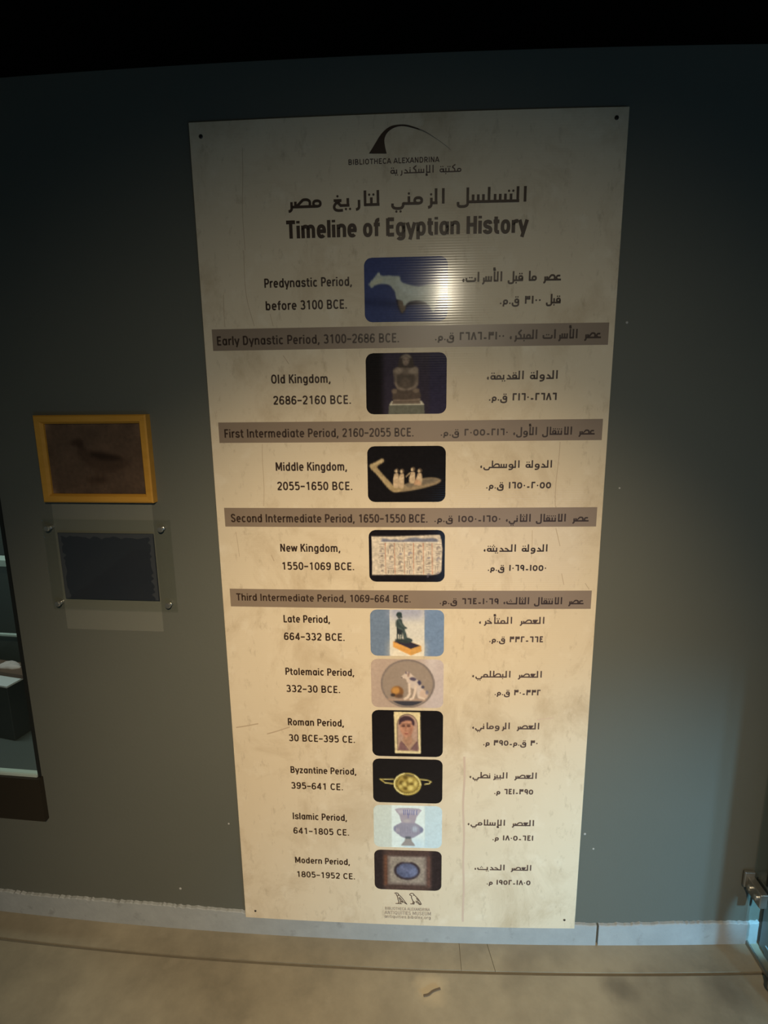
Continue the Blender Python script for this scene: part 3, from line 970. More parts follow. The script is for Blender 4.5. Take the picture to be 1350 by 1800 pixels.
def pic_scribe():
    p = Pic(103, 1240, 85, 935, (58, 52, 64))
    p.rect(103, 340, 85, 935, (30, 27, 28), 1, 14)
    p.rect(1000, 1240, 85, 935, (52, 50, 76), .6, 6)  # bluish right side: reflection on the laminate painted into the print
    p.poly([(415, 935), (430, 800), (920, 800), (935, 935)], (112, 112, 100))
    p.poly([(430, 808), (465, 750), (890, 750), (925, 808)], (206, 200, 180))
    p.poly([(465, 790), (490, 735), (860, 730), (875, 790)], (118, 104, 92))
    p.curve([(500, 725), (560, 700), (780, 705), (870, 722), (840, 742), (520, 745)], (146, 128, 112))
    p.curve([(470, 620), (480, 590), (560, 580), (700, 600), (840, 580), (862, 620), (850, 720), (500, 730), (480, 680)], (92, 80, 72), 1, 3)
    p.ell(505, 612, 38, 30, (130, 114, 100), 1, 4)
    p.ell(808, 605, 42, 34, (130, 114, 100), 1, 4)
    p.curve([(490, 330), (520, 290), (610, 275), (740, 280), (810, 275), (840, 310), (845, 440), (835, 540), (770, 590), (660, 605), (560, 590), (510, 530), (500, 420)], (112, 100, 90), 1, 3)
    p.curve([(540, 380), (600, 370), (680, 390), (780, 375), (790, 480), (740, 560), (600, 560), (545, 480)], (76, 68, 62), .8, 6)
    p.ell(665, 500, 80, 70, (104, 92, 82), .8, 8)
    p.curve([(500, 320), (560, 290), (640, 330), (560, 370), (505, 360)], (150, 136, 122), .8, 6)
    p.curve([(690, 340), (770, 285), (832, 310), (820, 370), (740, 370)], (150, 136, 122), .8, 6)
    p.line([(520, 500), (560, 570), (650, 592)], 26, (150, 134, 120), .8, 4)
    p.line([(825, 500), (790, 560), (700, 592)], 26, (150, 134, 120), .8, 4)
    p.curve([(575, 180), (600, 120), (670, 100), (735, 118), (770, 190), (785, 275), (720, 290), (610, 285), (560, 270)], (70, 62, 58), 1, 3)
    p.curve([(590, 150), (670, 104), (740, 140), (720, 160), (670, 135), (620, 155)], (150, 138, 124), .9, 4)
    p.ell(668, 195, 46, 62, (140, 124, 112), 1, 4)
    p.ell(648, 180, 12, 6, (60, 50, 46), .8, 3)
    p.ell(690, 180, 12, 6, (60, 50, 46), .8, 3)
    p.ell(668, 232, 18, 6, (74, 60, 54), .8, 3)
    return p.grain(.03)


def pic_boat():
    p = Pic(127, 1215, 70, 848, (26, 24, 26))
    p.curve([(640, 600), (760, 560), (900, 515), (1060, 508), (1150, 540), (1110, 590), (960, 640), (780, 680), (600, 705), (480, 700), (500, 640)], (150, 132, 106), 1, 3)
    p.curve([(660, 600), (900, 530), (1060, 522), (1110, 545), (1000, 590), (800, 620), (680, 640)], (116, 106, 92), .9, 4)
    p.curve([(155, 350), (165, 320), (235, 290), (330, 240), (358, 262), (345, 295), (262, 350), (300, 410), (400, 520), (520, 640), (640, 650), (560, 705), (470, 700), (390, 630), (270, 480), (190, 400)], (168, 148, 112), 1, 3)
    p.line([(175, 345), (340, 262)], 24, (202, 182, 142), .8, 5)
    p.line([(215, 390), (300, 490), (440, 640)], 22, (196, 174, 134), .7, 5)
    for (x, y, h) in ((530, 390, 250), (605, 395, 250), (755, 370, 210), (850, 390, 215)):
        p.curve([(x - 25, y + 60), (x + 25, y + 55), (x + 38, y + 120), (x + 25, y + h), (x - 35, y + h), (x - 48, y + 170)], (196, 172, 142), 1, 2)
        p.ell(x + 8, y + 20, 30, 34, (92, 78, 66), 1, 2)
        p.ell(x - 6, y + 26, 18, 24, (206, 184, 152), 1, 2)
        p.line([(x - 20, y + 100), (x - 40, y + 140), (x + 20, y + 110)], 14, (222, 200, 168), .8, 2)
    p.line([(720, 440), (668, 490)], 16, (170, 150, 122))
    p.poly([(770, 610), (800, 520), (870, 560), (880, 610)], (190, 152, 122), .9, 3)
    return p.grain(.035)


def pic_relief():
    p = Pic(78, 1272, 50, 880, (28, 25, 30))
    p.poly([(120, 152), (500, 150), (1190, 125), (1215, 200), (1238, 340), (1225, 700), (1180, 750), (1080, 768), (120, 770), (128, 600), (124, 300)], (206, 194, 178), 1, 2)
    p.poly([(265, 240), (290, 180), (360, 190), (420, 205), (500, 195), (580, 215), (700, 180), (800, 165), (930, 185), (1080, 175), (1165, 200), (1160, 240)], (98, 104, 128), .85, 4)
    p.rect(215, 1190, 243, 252, (232, 224, 210))
    for x in (338, 484, 636, 782, 932, 1075):
        p.line([(x, 255), (x + 6, 755)], 9, (176, 116, 92), .85, 1)
    r = np.random.default_rng(11)
    for c in range(7):
        x0 = 215 + c * 148
        y = 268
        while y < 730:
            k = r.integers(0, 5)
            ink = (110, 100, 100) if r.random() < .8 else (112, 108, 128)
            if k == 0:
                p.line([(x0 + 20, y + 10), (x0 + 112, y + 8)], 9, ink, .55)
                y += 26
            elif k == 1:
                for q in range(3):
                    p.line([(x0 + 25 + q * 38, y + 4), (x0 + 22 + q * 38, y + 66)], 10, ink, .6)
                y += 84
            elif k == 2:
                p.ell(x0 + 70, y + 22, 20, 18, ink, .55, 1)
                p.line([(x0 + 20, y + 46), (x0 + 60, y + 30)], 10, ink, .6)
                y += 62
            elif k == 3:
                p.curve([(x0 + 30, y + 70), (x0 + 45, y + 20), (x0 + 80, y + 8), (x0 + 110, y + 50), (x0 + 70, y + 44), (x0 + 60, y + 80)], ink, .5, 1)
                y += 92
            else:
                p.rect(x0 + 22, x0 + 108, y + 4, y + 12, ink, .5)
                p.line([(x0 + 30, y + 40), (x0 + 95, y + 24)], 10, ink, .5)
                y += 58
    return p.grain(.05)


def pic_bronze():
    p = Pic(100, 1262, 50, 795, (114, 132, 158))
    p.rect(955, 1262, 50, 795, (118, 142, 178), 1, 1)
    p.rect(408, 952, 50, 795, (214, 212, 206), 1, 1)
    p.rect(408, 952, 50, 200, (160, 164, 190), .8, 24)
    p.rect(408, 952, 560, 795, (236, 226, 206), .8, 24)
    p.poly([(460, 560), (600, 520), (900, 625), (905, 715), (740, 785), (460, 650)], (222, 164, 92))
    p.poly([(740, 680), (905, 630), (905, 715), (740, 785)], (210, 160, 92))
    p.poly([(470, 560), (610, 520), (890, 625), (740, 678)], (56, 52, 66))
    p.curve([(495, 545), (510, 520), (620, 520), (690, 500), (755, 520), (760, 560), (680, 590), (560, 570)], (58, 66, 68), 1, 2)
    p.curve([(510, 220), (545, 195), (595, 200), (612, 260), (640, 305), (685, 345), (650, 365), (670, 440), (690, 510), (750, 525), (740, 555), (640, 530), (600, 400), (520, 340), (505, 280)], (62, 74, 76), 1, 2)
    p.line([(525, 330), (522, 530)], 18, (54, 64, 66))
    p.line([(570, 380), (560, 520)], 14, (54, 64, 66))
    p.line([(595, 390), (590, 530)], 16, (44, 62, 62))
    p.poly([(515, 340), (600, 370), (600, 450), (525, 440)], (50, 56, 62))
    p.ell(560, 140, 42, 52, (68, 76, 78))
    p.curve([(518, 140), (525, 100), (570, 90), (602, 115), (600, 190), (575, 150)], (52, 66, 70))
    p.line([(545, 210), (600, 300), (660, 350)], 22, (98, 112, 112), .6, 3)
    p.line([(640, 380), (655, 500)], 18, (100, 114, 114), .6, 3)
    p.line([(535, 330), (610, 370)], 16, (106, 120, 118), .6, 3)
    return p.grain(.02)


def pic_roundel():
    p = Pic(110, 1258, 65, 850, (186, 166, 154))
    p.rect(900, 1258, 65, 850, (200, 190, 194), .8, 40)  # cooler, paler right side is reflected light painted into the picture
    p.poly([(1040, 65), (1130, 65), (1080, 300), (1000, 300)], (216, 208, 208), .7, 20)
    p.ell(690, 460, 428, 392, (128, 118, 116), 1, 2)
    p.ell(690, 462, 400, 368, (156, 142, 132), 1, 3)
    p.rect(270, 560, 120, 800, (150, 134, 122), .25, 40)
    p.put((((p.X - 690) / 372) ** 2 + ((p.Y - 470) / 350) ** 2 < 1) & (p.Y > 738), (66, 66, 76), 1, 2)
    p.rect(370, 980, 700, 738, (178, 152, 136), .8, 4)
    p.ell(525, 590, 100, 92, (130, 92, 60), 1, 4)
    p.ell(500, 570, 66, 56, (196, 146, 84), 1, 6)
    p.ell(455, 645, 40, 24, (66, 58, 58), 1, 3)
    p.ell(560, 660, 60, 34, (96, 76, 66), .9, 5)
    pale = (222, 204, 190)
    p.curve([(700, 350), (760, 320), (850, 400), (920, 500), (950, 600), (960, 690), (860, 690), (820, 560), (740, 520), (690, 430)], (206, 192, 186), 1, 3)
    p.curve([(900, 560), (960, 560), (1010, 620), (990, 690), (920, 690), (880, 640)], (206, 182, 168), 1, 3)
    p.line([(715, 470), (722, 620), (690, 680), (645, 705)], 40, pale, 1, 2)
    p.line([(820, 500), (800, 620), (775, 690), (735, 710)], 38, pale, 1, 2)
    p.line([(870, 670), (950, 700)], 32, pale, 1, 2)
    p.curve([(590, 345), (640, 300), (690, 270), (750, 300), (770, 350), (720, 400), (690, 440), (660, 380), (610, 370)], (212, 196, 186), 1, 2)
    p.poly([(655, 300), (660, 250), (690, 300)], (122, 108, 118), 1, 2)
    p.poly([(695, 300), (715, 245), (725, 310)], (122, 108, 118), 1, 2)
    p.curve([(690, 300), (715, 290), (715, 340), (690, 345)], (150, 120, 108), .9, 3)
    p.curve([(715, 370), (770, 350), (830, 380), (800, 412), (740, 400)], (92, 84, 104), 1, 3)
    p.curve([(840, 430), (875, 400), (908, 440), (880, 485)], (74, 72, 98), 1, 3)
    p.ell(930, 510, 24, 22, (74, 72, 92), 1, 3)
    p.ell(997, 596, 24, 34, (112, 112, 136), .8, 4)
    p.ell(598, 358, 9, 8, (60, 52, 52))
    return p.grain(.012)


def pic_portrait():
    p = Pic(122, 1250, 70, 810, (28, 26, 28))
    p.rect(122, 1250, 760, 810, (26, 22, 26), .7, 8)
    p.poly([(472, 92), (888, 98), (900, 758), (486, 758)], (228, 212, 168))
    p.curve([(515, 260), (530, 190), (580, 140), (660, 122), (760, 135), (820, 190), (850, 280), (858, 420)], (120, 108, 92), 0)
    p.poly(arc(685, 300, 168, 176, 180, 360, 2) + [(862, 720), (520, 715)], (112, 96, 84), 1, 2)
    p.poly(arc(685, 302, 158, 164, 180, 360, 2) + [(850, 708), (532, 703)], (182, 152, 138), 1, 2)
    p.curve([(545, 660), (580, 570), (640, 520), (760, 510), (830, 570), (850, 640), (850, 706), (535, 702)], (172, 142, 122), 1, 3)
    p.curve([(535, 702), (560, 610), (600, 570), (690, 690), (700, 705)], (128, 96, 98), 1, 3)
    p.curve([(740, 690), (800, 600), (850, 565), (850, 706)], (120, 92, 94), 1, 3)
    p.line([(590, 560), (700, 690)], 8, (96, 70, 72), .8)
    p.line([(845, 565), (742, 690)], 8, (96, 70, 72), .8)
    p.poly([(625, 420), (745, 420), (770, 560), (700, 670), (620, 560)], (170, 132, 110), 1, 4)
    p.curve([(565, 300), (580, 230), (690, 200), (775, 240), (785, 320), (765, 420), (720, 480), (670, 500), (620, 470), (580, 400)], (186, 138, 116), 1, 3)
    p.curve([(548, 300), (560, 210), (620, 165), (700, 160), (770, 200), (800, 260), (790, 310), (760, 290), (750, 240), (680, 230), (600, 255), (575, 290)], (70, 52, 62), 1, 3)
    for x in (622, 706):
        p.ell(x, 315, 34, 18, (84, 56, 52), .9, 3)
        p.line([(x - 36, 288), (x + 34, 284)], 9, (84, 58, 52), .8, 2)
    p.line([(665, 330), (652, 395), (678, 402)], 12, (146, 96, 80), .8, 3)
    p.ell(668, 438, 36, 10, (136, 72, 66), .8, 3)
    p.curve([(720, 340), (770, 340), (750, 440), (700, 480)], (150, 104, 88), .6, 6)
    return p.grain(.03)


def pic_ring():
    p = Pic(137, 1247, 840, 1550, (28, 26, 28))
    gold = (190, 170, 92)
    hi = (244, 234, 176)
    p.line([(250, 1170), (330, 1225), (470, 1240)], 20, gold, 1, 2)
    p.line([(250, 1170), (330, 1170), (470, 1165)], 16, gold, 1, 2)
    p.line([(320, 1168), (450, 1163)], 8, hi, .9, 1)
    p.line([(330, 1228), (440, 1240)], 7, hi, .9, 1)
    p.line([(880, 1160), (1010, 1170), (1070, 1195), (1040, 1225), (960, 1238)], 18, gold, 1, 2)
    p.line([(890, 1160), (1000, 1166)], 7, hi, .9, 1)
    p.line([(1066, 1190), (1040, 1222), (970, 1236)], 8, hi, .9, 1)
    p.ell(690, 1240, 222, 182, gold, 1, 2)
    p.line([(640, 1068), (540, 1110), (484, 1190), (482, 1280), (540, 1360), (620, 1400)], 16, hi, .9, 2)
    p.line([(800, 1092), (860, 1150), (905, 1250)], 14, hi, .9, 2)
    p.ell(688, 1240, 190, 152, (96, 82, 40), 1, 3)
    p.ell(692, 1238, 172, 138, (168, 146, 76), 1, 4)
    for k in range(40):
        a = 2 * PI * k / 40
        p.ell(690 + 186 * math.cos(a), 1240 + 150 * math.sin(a), 8, 8, (206, 186, 112), .8, 1)
    for (x, y, a, b, c) in ((600, 1225, 46, 40, 1), (640, 1240, 40, 36, 0), (660, 1135, 40, 30, 1), (730, 1175, 44, 36, 0), (750, 1235, 44, 18, 1), (655, 1310, 36, 26, 1), (740, 1300, 50, 40, 0), (820, 1230, 26, 50, 0), (690, 1220, 10, 60, 1), (580, 1280, 24, 34, 0)):
        p.ell(x, y, a, b, (92, 74, 34) if c else (228, 210, 130), .8, 5)
    p.curve([(650, 1075), (740, 1085), (800, 1100), (760, 1120), (680, 1105)], (88, 78, 60), .8, 4)
    return p.grain(.03)


def pic_vase():
    p = Pic(133, 1095, 65, 690, (204, 214, 208))
    p.rect(850, 1095, 65, 690, (196, 216, 224), 1, 2)
    p.rect(388, 850, 65, 690, (222, 236, 236), 1, 3)
    p.rect(560, 850, 560, 690, (186, 214, 232), .6, 24)
    body = (150, 148, 166)
    p.curve([(420, 440), (425, 380), (520, 320), (620, 310), (720, 320), (815, 385), (825, 440), (740, 510), (660, 550), (580, 550), (500, 510)], body, 1, 2)
    p.poly([(435, 125), (480, 108), (620, 102), (770, 108), (808, 132), (740, 230), (712, 325), (530, 322), (505, 230)], (166, 158, 172), 1, 2)
    p.poly([(455, 128), (620, 120), (790, 134), (745, 200), (620, 175), (500, 190)], (196, 192, 204), .7, 6)
    for x in (560, 585, 610, 640, 670, 700, 740):
        p.line([(x, 130), (x + (620 - x) * -.02, 200)], 10, (92, 100, 160), .8, 1)
    p.line([(620, 190), (622, 245)], 12, (100, 104, 156), .8, 2)
    p.poly([(580, 540), (660, 540), (672, 590), (722, 660), (515, 660), (568, 590)], (152, 148, 148), 1, 2)
    p.poly([(578, 522), (660, 522), (658, 556), (584, 556)], (92, 98, 106), 1, 3)
    p.ell(600, 290, 50, 22, (190, 184, 184), .8, 6)
    p.ell(715, 410, 40, 44, (190, 204, 220), .7, 6)
    p.ell(470, 430, 30, 34, (182, 174, 186), .7, 6)
    for k in range(10):
        x = 470 + k * 34
        p.line([(x, 370), (x + 10, 480)], 5, (116, 116, 140), .5, 2)
    p.ell(805, 420, 18, 44, (120, 126, 158), .8, 3)
    p.ell(432, 410, 16, 40, (128, 132, 160), .8, 3)
    return p.grain(.012)


def pic_gem():
    p = Pic(140, 1085, 705, 1290, (44, 36, 38))
    p.rect(270, 930, 705, 1290, (88, 68, 62), .8, 14)
    p.rect(275, 325, 780, 1220, (118, 76, 56), .8, 8)
    p.rect(885, 930, 780, 1240, (116, 82, 72), .8, 8)
    p.rect(330, 872, 790, 1210, (128, 114, 106), 1, 5)
    p.rect(372, 838, 812, 1175, (150, 138, 126), 1, 5)
    p.line([(372, 1172), (372, 815), (836, 815)], 8, (178, 164, 148), .6, 3)
    p.ell(600, 1000, 184, 136, (54, 44, 50), 1, 4)
    p.ell(600, 860, 60, 20, (150, 138, 126), 1, 6)
    p.ell(600, 1000, 150, 108, (92, 98, 126), 1, 5)
    p.ell(690, 1020, 60, 60, (124, 132, 164), .7, 10)
    p.ell(560, 980, 60, 40, (106, 110, 136), .7, 8)
    return p.grain(.05)


# ------------------------------------------------------------------ the timeline panel
BN0, BN1 = 0.0088, 0.0125            # back and front of the board
panel = thing('timeline_panel', 'tall parchment-coloured timeline panel with ten pictures, screwed to the dark wall',
              'information panel', wp(0, 0.0575, BN0))
board = mk('board', *wbox(-0.4418, 0.4418, 0.0575, 2.0006, BN0, BN1, 36), M['paper'], panel)
board.modifiers.new('bevel', 'BEVEL').width = 0.0008
N1, N2, N3 = BN1 + 0.0003, BN1 + 0.0006, BN1 + 0.0009


def flat(name, s0, s1, z0, z1, n, mat, ns=24):
    V, F = [], []
    for i in range(ns + 1):
        s = s0 + (s1 - s0) * i / ns
        V += [wp(s, z0, n), wp(s, z1, n)]
    for i in range(ns):
        F.append((2 * i, 2 * i + 2, 2 * i + 3, 2 * i + 1))
    return mk(name, V, F, mat, panel)


for (za, zb) in ((1.5494, 1.5947), (1.3479, 1.3938), (1.1530, 1.1977), (0.9556, 1.0005)):
    flat('title_band', -0.4228, 0.4293, za, zb, N1, M['band'])

# fine creases and scuffs of the print
CREASES = [
    ([(-0.3433, 1.7538), (-0.3402, 1.6625), (-0.3277, 1.6002)], .0012, 'crease'), ([(-0.3913, 1.666), (-0.3922, 1.5991)], .0012, 'crease'),
    ([(-0.2925, 1.6242), (-0.2865, 1.5990)], .0012, 'crease'), ([(-0.2668, 1.5372), (-0.2551, 1.519)], .0016, 'crease'),
    ([(-0.3235, 1.345), (-0.3282, 1.2015)], .0012, 'crease'), ([(0.3381, 1.345), (0.3347, 1.2132), (0.338, 1.2)], .0014, 'crease'),
    ([(0.338, 1.15), (0.3502, 1.1074)], .0014, 'crease'), ([(0.1434, 0.5665), (0.1424, 0.4537), (0.1452, 0.2862), (0.1472, 0.0746)], .005, 'crease_red'),
    ([(-0.331, 1.949), (-0.3369, 1.8747), (-0.3396, 1.7537)], .0012, 'crease'), ([(-0.43, 0.632), (-0.3718, 0.6448)], .003, 'crease'),
    ([(-0.3515, 0.617), (-0.2924, 0.638)], .003, 'crease'), ([(0.3185, 0.6696), (0.3555, 0.6743)], .0024, 'crease_red'),
    ([(0.2854, 1.1451), (0.2868, 1.0806)], .001, 'crease'), ([(0.3587, 1.0422), (0.3653, 1.0146)], .0014, 'crease'),
    ([(0.4121, 1.0186), (0.4222, 1.0033)], .0014, 'crease'), ([(-0.3180, 1.0850), (-0.3120, 1.0700)], .0022, 'crease'),
    ([(-0.398, 1.14), (-0.3950, 1.08)], .0012, 'crease')]
for pts, wd, mat in CREASES:
    q = smooth(pts, 6)
    q = [(s + 0.0012 * math.sin(40 * z + s * 90), z) for s, z in q]
    v, f = ribbon(q, wd / 2, wd / 2)
    mk('crease', [wp(a, b, N1) for a, b in v], f, M[mat], panel)

PICS = [(pic_animal, 1.6030, 1.7320, 'picture of a pale carved animal on blue'),
        (pic_scribe, 1.4088, 1.5390, 'picture of a seated stone figure on a plinth'),
        (pic_boat, 1.2118, 1.3385, 'picture of a carved boat with four small figures'),
        (pic_relief, 1.0218, 1.1464, 'picture of a painted stone slab with columns of signs'),
        (pic_bronze, 0.8350, 0.9528, 'picture of a small seated bronze figure on a base'),
        (pic_roundel, 0.6988, 0.8268, 'picture of a roundel with a sitting dog'),
        (pic_portrait, 0.5644, 0.6912, 'picture of an arched painted portrait'),
        (pic_ring, 0.4321, 0.5572, 'picture of a gold ring'),
        (pic_vase, 0.3000, 0.4247, 'picture of a glass vase on pale blue'),
        (pic_gem, 0.1698, 0.2913, 'picture of a dark oval stone in a square setting')]
for k, (fn, za, zb, lab) in enumerate(PICS):
    print_mesh('picture', fn(), -0.0866, 0.0886, za, zb, N2, 0.0165, M['print'], panel, lab)

for k, (tx, s0, s1, z, h) in enumerate(ENGLISH):
    st, wd = latin_strokes(tx)
    th = 0.215 if k == 0 else 0.182
    mat = M['ink']
    if k == 1:
        mat = M['ink_soft_and_glare']
    if tx[0] in 'BAa' and z < 0.11:
        mat, th = M['ink_pale'], .17
    nm = 'english_lettering'
    lettering(nm, st, wd, s0, s1, z, h, th, mat, panel, N2)
for k, (tx, s0, s1, z, h) in enumerate(ARABIC):
    st, wd = arabic_strokes(tx)
    lettering('arabic_lettering', st, wd, s0, s1, z, h * .97, 0.185 if k == 1 else (.16 if k == 0 else 0.19),
              M['ink_soft_and_glare'] if (z < 0.95 or k == 0) else M['ink'], panel, N2)  # lower lines are paler: glare painted into their ink

# the arch emblem over the title
out_ = [(-0.0725, 1.9292), (-0.0578, 1.9499), (-0.0495, 1.9615), (-0.0392, 1.9712), (-0.027, 1.9777), (-0.0128, 1.9798), (0.0013, 1.9794),
        (0.0155, 1.9759), (0.0397, 1.9669), (0.064, 1.952), (0.0833, 1.9387), (0.0925, 1.9307)]
in_ = [(-0.0366, 1.928), (-0.0396, 1.9401), (-0.0411, 1.9521), (-0.0383, 1.9612), (-0.0311, 1.9692), (-0.0189, 1.9751), (-0.0047, 1.9768),
       (0.0114, 1.9739), (0.0377, 1.9654), (0.064, 1.9509), (0.0833, 1.9377), (0.0924, 1.9302)]


def resample(pts, n):
    p = np.array(smooth(pts, 8))
    d = np.concatenate([[0], np.cumsum(np.hypot(*np.diff(p, axis=0).T))])
    q = np.linspace(0, d[-1], n)
    return np.stack([np.interp(q, d, p[:, 0]), np.interp(q, d, p[:, 1])], 1)


a_, b_ = resample(out_, 60), resample(in_, 60)
V, F, I = [], [], []
for k in range(60):
    V += [wp(*a_[k], N2), wp(*b_[k], N2)]
    if k < 59:
        F.append((2 * k, 2 * k + 1, 2 * k + 3, 2 * k + 2))
        I.append(0 if k < 36 else 1)
mk('arch_emblem', V, F, [M['ink'], M['ink_faint']], panel, mi=I)

# two standing birds at the foot of the panel
BIRD_A = [[(.02, .95), (.12, 1.0), (.28, .97), (.34, .86), (.30, .72)], [(.12, .93), (.20, .80), (.26, .62), (.30, .40), (.36, .18), (.30, .02)],
          [(.34, .86), (.50, .70), (.68, .48), (.86, .20), (1.0, .0), (.84, .10), (.66, .22), (.48, .20)], [(.40, .62), (.55, .42), (.72, .20)],
          [(.36, .55), (.48, .34), (.66, .10)], [(.10, .02), (.30, .02), (.60, .02)], [(.46, .20), (.50, .02)]]
BIRD_B = [[(.06, .80), (.02, .90), (.14, 1.0), (.30, .98), (.36, .88), (.30, .80)], [(.06, .80), (.16, .78), (.16, .60), (.22, .44), (.30, .26), (.40, .22)],
          [(.36, .88), (.54, .70), (.74, .46), (.92, .14), (.98, .0)], [(.50, .30), (.66, .26), (.80, .12), (.90, .0), (.80, .0), (.66, .14), (.50, .20)],
          [(.30, .24), (.26, .04)], [(.40, .22), (.36, .04)], [(.06, .03), (.40, .03)], [(.56, .56), (.74, .32)]]
for B_, s0, s1 in ((BIRD_A, -0.0351, -0.0023), (BIRD_B, 0.0053, 0.0372)):
    V, F = [], []
    for p in B_:
        v, f = ribbon(smooth([(s0 + (s1 - s0) * a, 0.1255 + 0.034 * b) for a, b in p], 4), .0011, .0011)
        b0 = len(V)
        V += [wp(a, b, N2) for a, b in v]
        F += [tuple(i + b0 for i in q) for q in f]
    mk('bird_emblem', V, F, M['ink_soft_and_glare'], panel)

for (s, z) in ((-0.4176, 1.9735), (0.4176, 1.9809), (-0.4133, 0.0808), (0.4135, 0.0854)):
    a = Vector(wp(s, z, BN1 - 0.0005)); b = Vector(wp(s, z, 1))
    r = .0042 if z > 1 else .0030
    mk('screw', *lathe(a, b - a, [(0, r), (0.0012, r), (0.0022, r * .7), (0.0024, r * .25)], 16), M['screw'], panel)

# ------------------------------------------------------------------ framed picture on the left
fr = thing('framed_picture', 'small orange-framed picture of a dark bird, left of the tall panel',
           'framed picture', wp(-0.7245, 1.2095, 0.0))
S0, S1, Z0, Z1, FW, FN = -0.861, -0.588, 1.2095, 1.4135, 0.0200, 0.023


def bar(p, q, inward):
    """one mitred side of the frame between outer corners p and q"""
    V = []
    for (c, k) in ((p, 0), (q, 1)):
        ix, iz = inward[k]
        for (d, n) in ((0.0, 0.0), (0.0, FN - .003), (.003, FN), (FW - .005, FN - .001), (FW, FN - .008), (FW, 0.0)):
            V.append(wp(c[0] + ix * d, c[1] + iz * d, n))
    F = [(k, (k + 1) % 6, 6 + (k + 1) % 6, 6 + k) for k in range(6)] + [(5, 4, 3, 2, 1, 0), (6, 7, 8, 9, 10, 11)]
    return V, F


cn = [(S0, Z0), (S1, Z0), (S1, Z1), (S0, Z1)]
iw = [(1, 1), (-1, 1), (-1, -1), (1, -1)]
mk('frame', *join(*[bar(cn[k], cn[(k + 1) % 4], (iw[k], iw[(k + 1) % 4])) for k in range(4)]), M['oak'], fr)


def pic_bird():
    p = Pic(190, 1000, 200, 765, (86, 68, 54), res=120)
    p.grain(.06, 30)
    d = (52, 36, 26)
    p.curve([(380, 365), (440, 330), (480, 325), (510, 350), (500, 390), (470, 395), (430, 375)], d, .75, 6)
    p.curve([(470, 380), (510, 380), (560, 420), (680, 440), (800, 460), (880, 500), (860, 540), (760, 575), (640, 580), (540, 540), (470, 470), (450, 430)], d, .45, 7)
    p.curve([(540, 425), (680, 435), (820, 470), (740, 490), (620, 480)], (40, 28, 20), .85, 6)
    p.line([(590, 575), (600, 640)], 14, d, .6, 4)
    p.line([(650, 580), (640, 640)], 14, d, .6, 4)
    p.curve([(480, 640), (600, 630), (700, 645), (640, 665), (540, 665)], d, .7, 8)
    return p.grain(.03, 4)


print_mesh('print', pic_bird(), S0 + FW - .002, S1 - FW + .002, Z0 + FW - .002, Z1 - FW + .002, 0.010, 0.0, M['print_matt'], fr)

# ------------------------------------------------------------------ acrylic label plate below it
lp = thing('label_plate', 'clear acrylic label plate holding a dark blue sheet, below the framed picture',
           'label plate', wp(-0.715, 0.88, 0.0))
mk('backing_film', *wbox(-0.857, -0.603, 0.881, 1.204, 0.0003, 0.0015), M['film'], lp)
PL = (-0.877, -0.556, 0.940, 1.168)
bevel(mk('plate', *wbox(*PL, 0.0125, 0.0165), M['acrylic'], lp), .0008)
sheet = mk('printed_sheet', *wbox(-0.843, -0.6005, 0.966, 1.1335, 0.0112, 0.0120), M['sheet'], lp)
V, F = [], []
r2 = np.random.default_rng(2)
for (p, q) in (((-0.842, 1.1325), (-0.6015, 1.1325)), ((-0.842, 0.967), (-0.842, 1.1325)), ((-0.6025, 0.967), (-0.6025, 1.1325))):
    n_ = 24
    vert = abs(p[0] - q[0]) < 1e-6
    b0 = len(V)
    for k in range(n_ + 1):
        f = k / n_
        s, z = p[0] + (q[0] - p[0]) * f, p[1] + (q[1] - p[1]) * f
        t_ = .006 + .006 * r2.random() * r2.random() * 2
        if vert:
            dd = t_ if s < -.7 else -t_
            V += [wp(s, z, 0.01215), wp(s + dd, z, 0.01215)]
        else:
            V += [wp(s, z, 0.01215), wp(s, z - t_, 0.01215)]
        if k:
            F.append((b0 + 2 * k - 2, b0 + 2 * k - 1, b0 + 2 * k + 1, b0 + 2 * k))
mk('worn_border', V, F, M['sheet_edge'], sheet)
for (s, z) in ((-0.862, 1.1455), (-0.5775, 1.1465), (-0.8605, 0.954), (-0.576, 0.957)):
    a = Vector(wp(s, z, 0.0)); b = Vector(wp(s, z, 1))
    mk('standoff', *lathe(a, b - a, [(0, .0052), (.012, .0052), (.0124, .0045), (.0168, .0045), (.0172, .0068), (.0225, .0068), (.0238, .0058), (.0240, .002)], 20), M['chrome'], lp, smooth=False)

# ------------------------------------------------------------------ showcase let into the wall on the far left
SC = -0.997
case = thing('showcase', 'glazed showcase with dark brown base rail at the far left edge', 'showcase', wp(-1.5, 0.325, 0))
mk('base_rail', *wbox(-2.15, -0.9865, 0.321, 0.450, 0.0005, 0.016), M['brown'], case)
mk('edge_trim', *wbox(-0.9985, -0.9905, 0.450, CASE_HIGH, -0.01, 0.004), M['dark_frame'], case)
mk('glass', *wbox(-2.15, -0.9985, 0.456, CASE_HIGH - .002, 0.0, 0.004), M['glass'], case)
mk('sill_strip', *wbox(-2.15, -0.9985, 0.4505, 0.4565, -0.012, 0.008), M['lit_edge'], case)['label'] = 'pale polished strip under the glass'
mk('case_floor', *wbox(-2.15, -0.9985, 0.440, 0.450, -0.52, -0.012), M['case_lining'], case)
mk('back_panel', *wbox(-2.15, -0.9985, 0.450, CASE_HIGH - .002, -0.54, -0.52), M['case_lining'], case)
mk('side_panel', *wbox(-0.9985, -0.9925, 0.450, CASE_HIGH - .002, -0.52, -0.125, 1), M['dark_frame'], case)
mk('case_top', *wbox(-2.15, -0.9985, CASE_HIGH - .012, CASE_HIGH - .002, -0.52, -0.012), M['case_lining'], case)
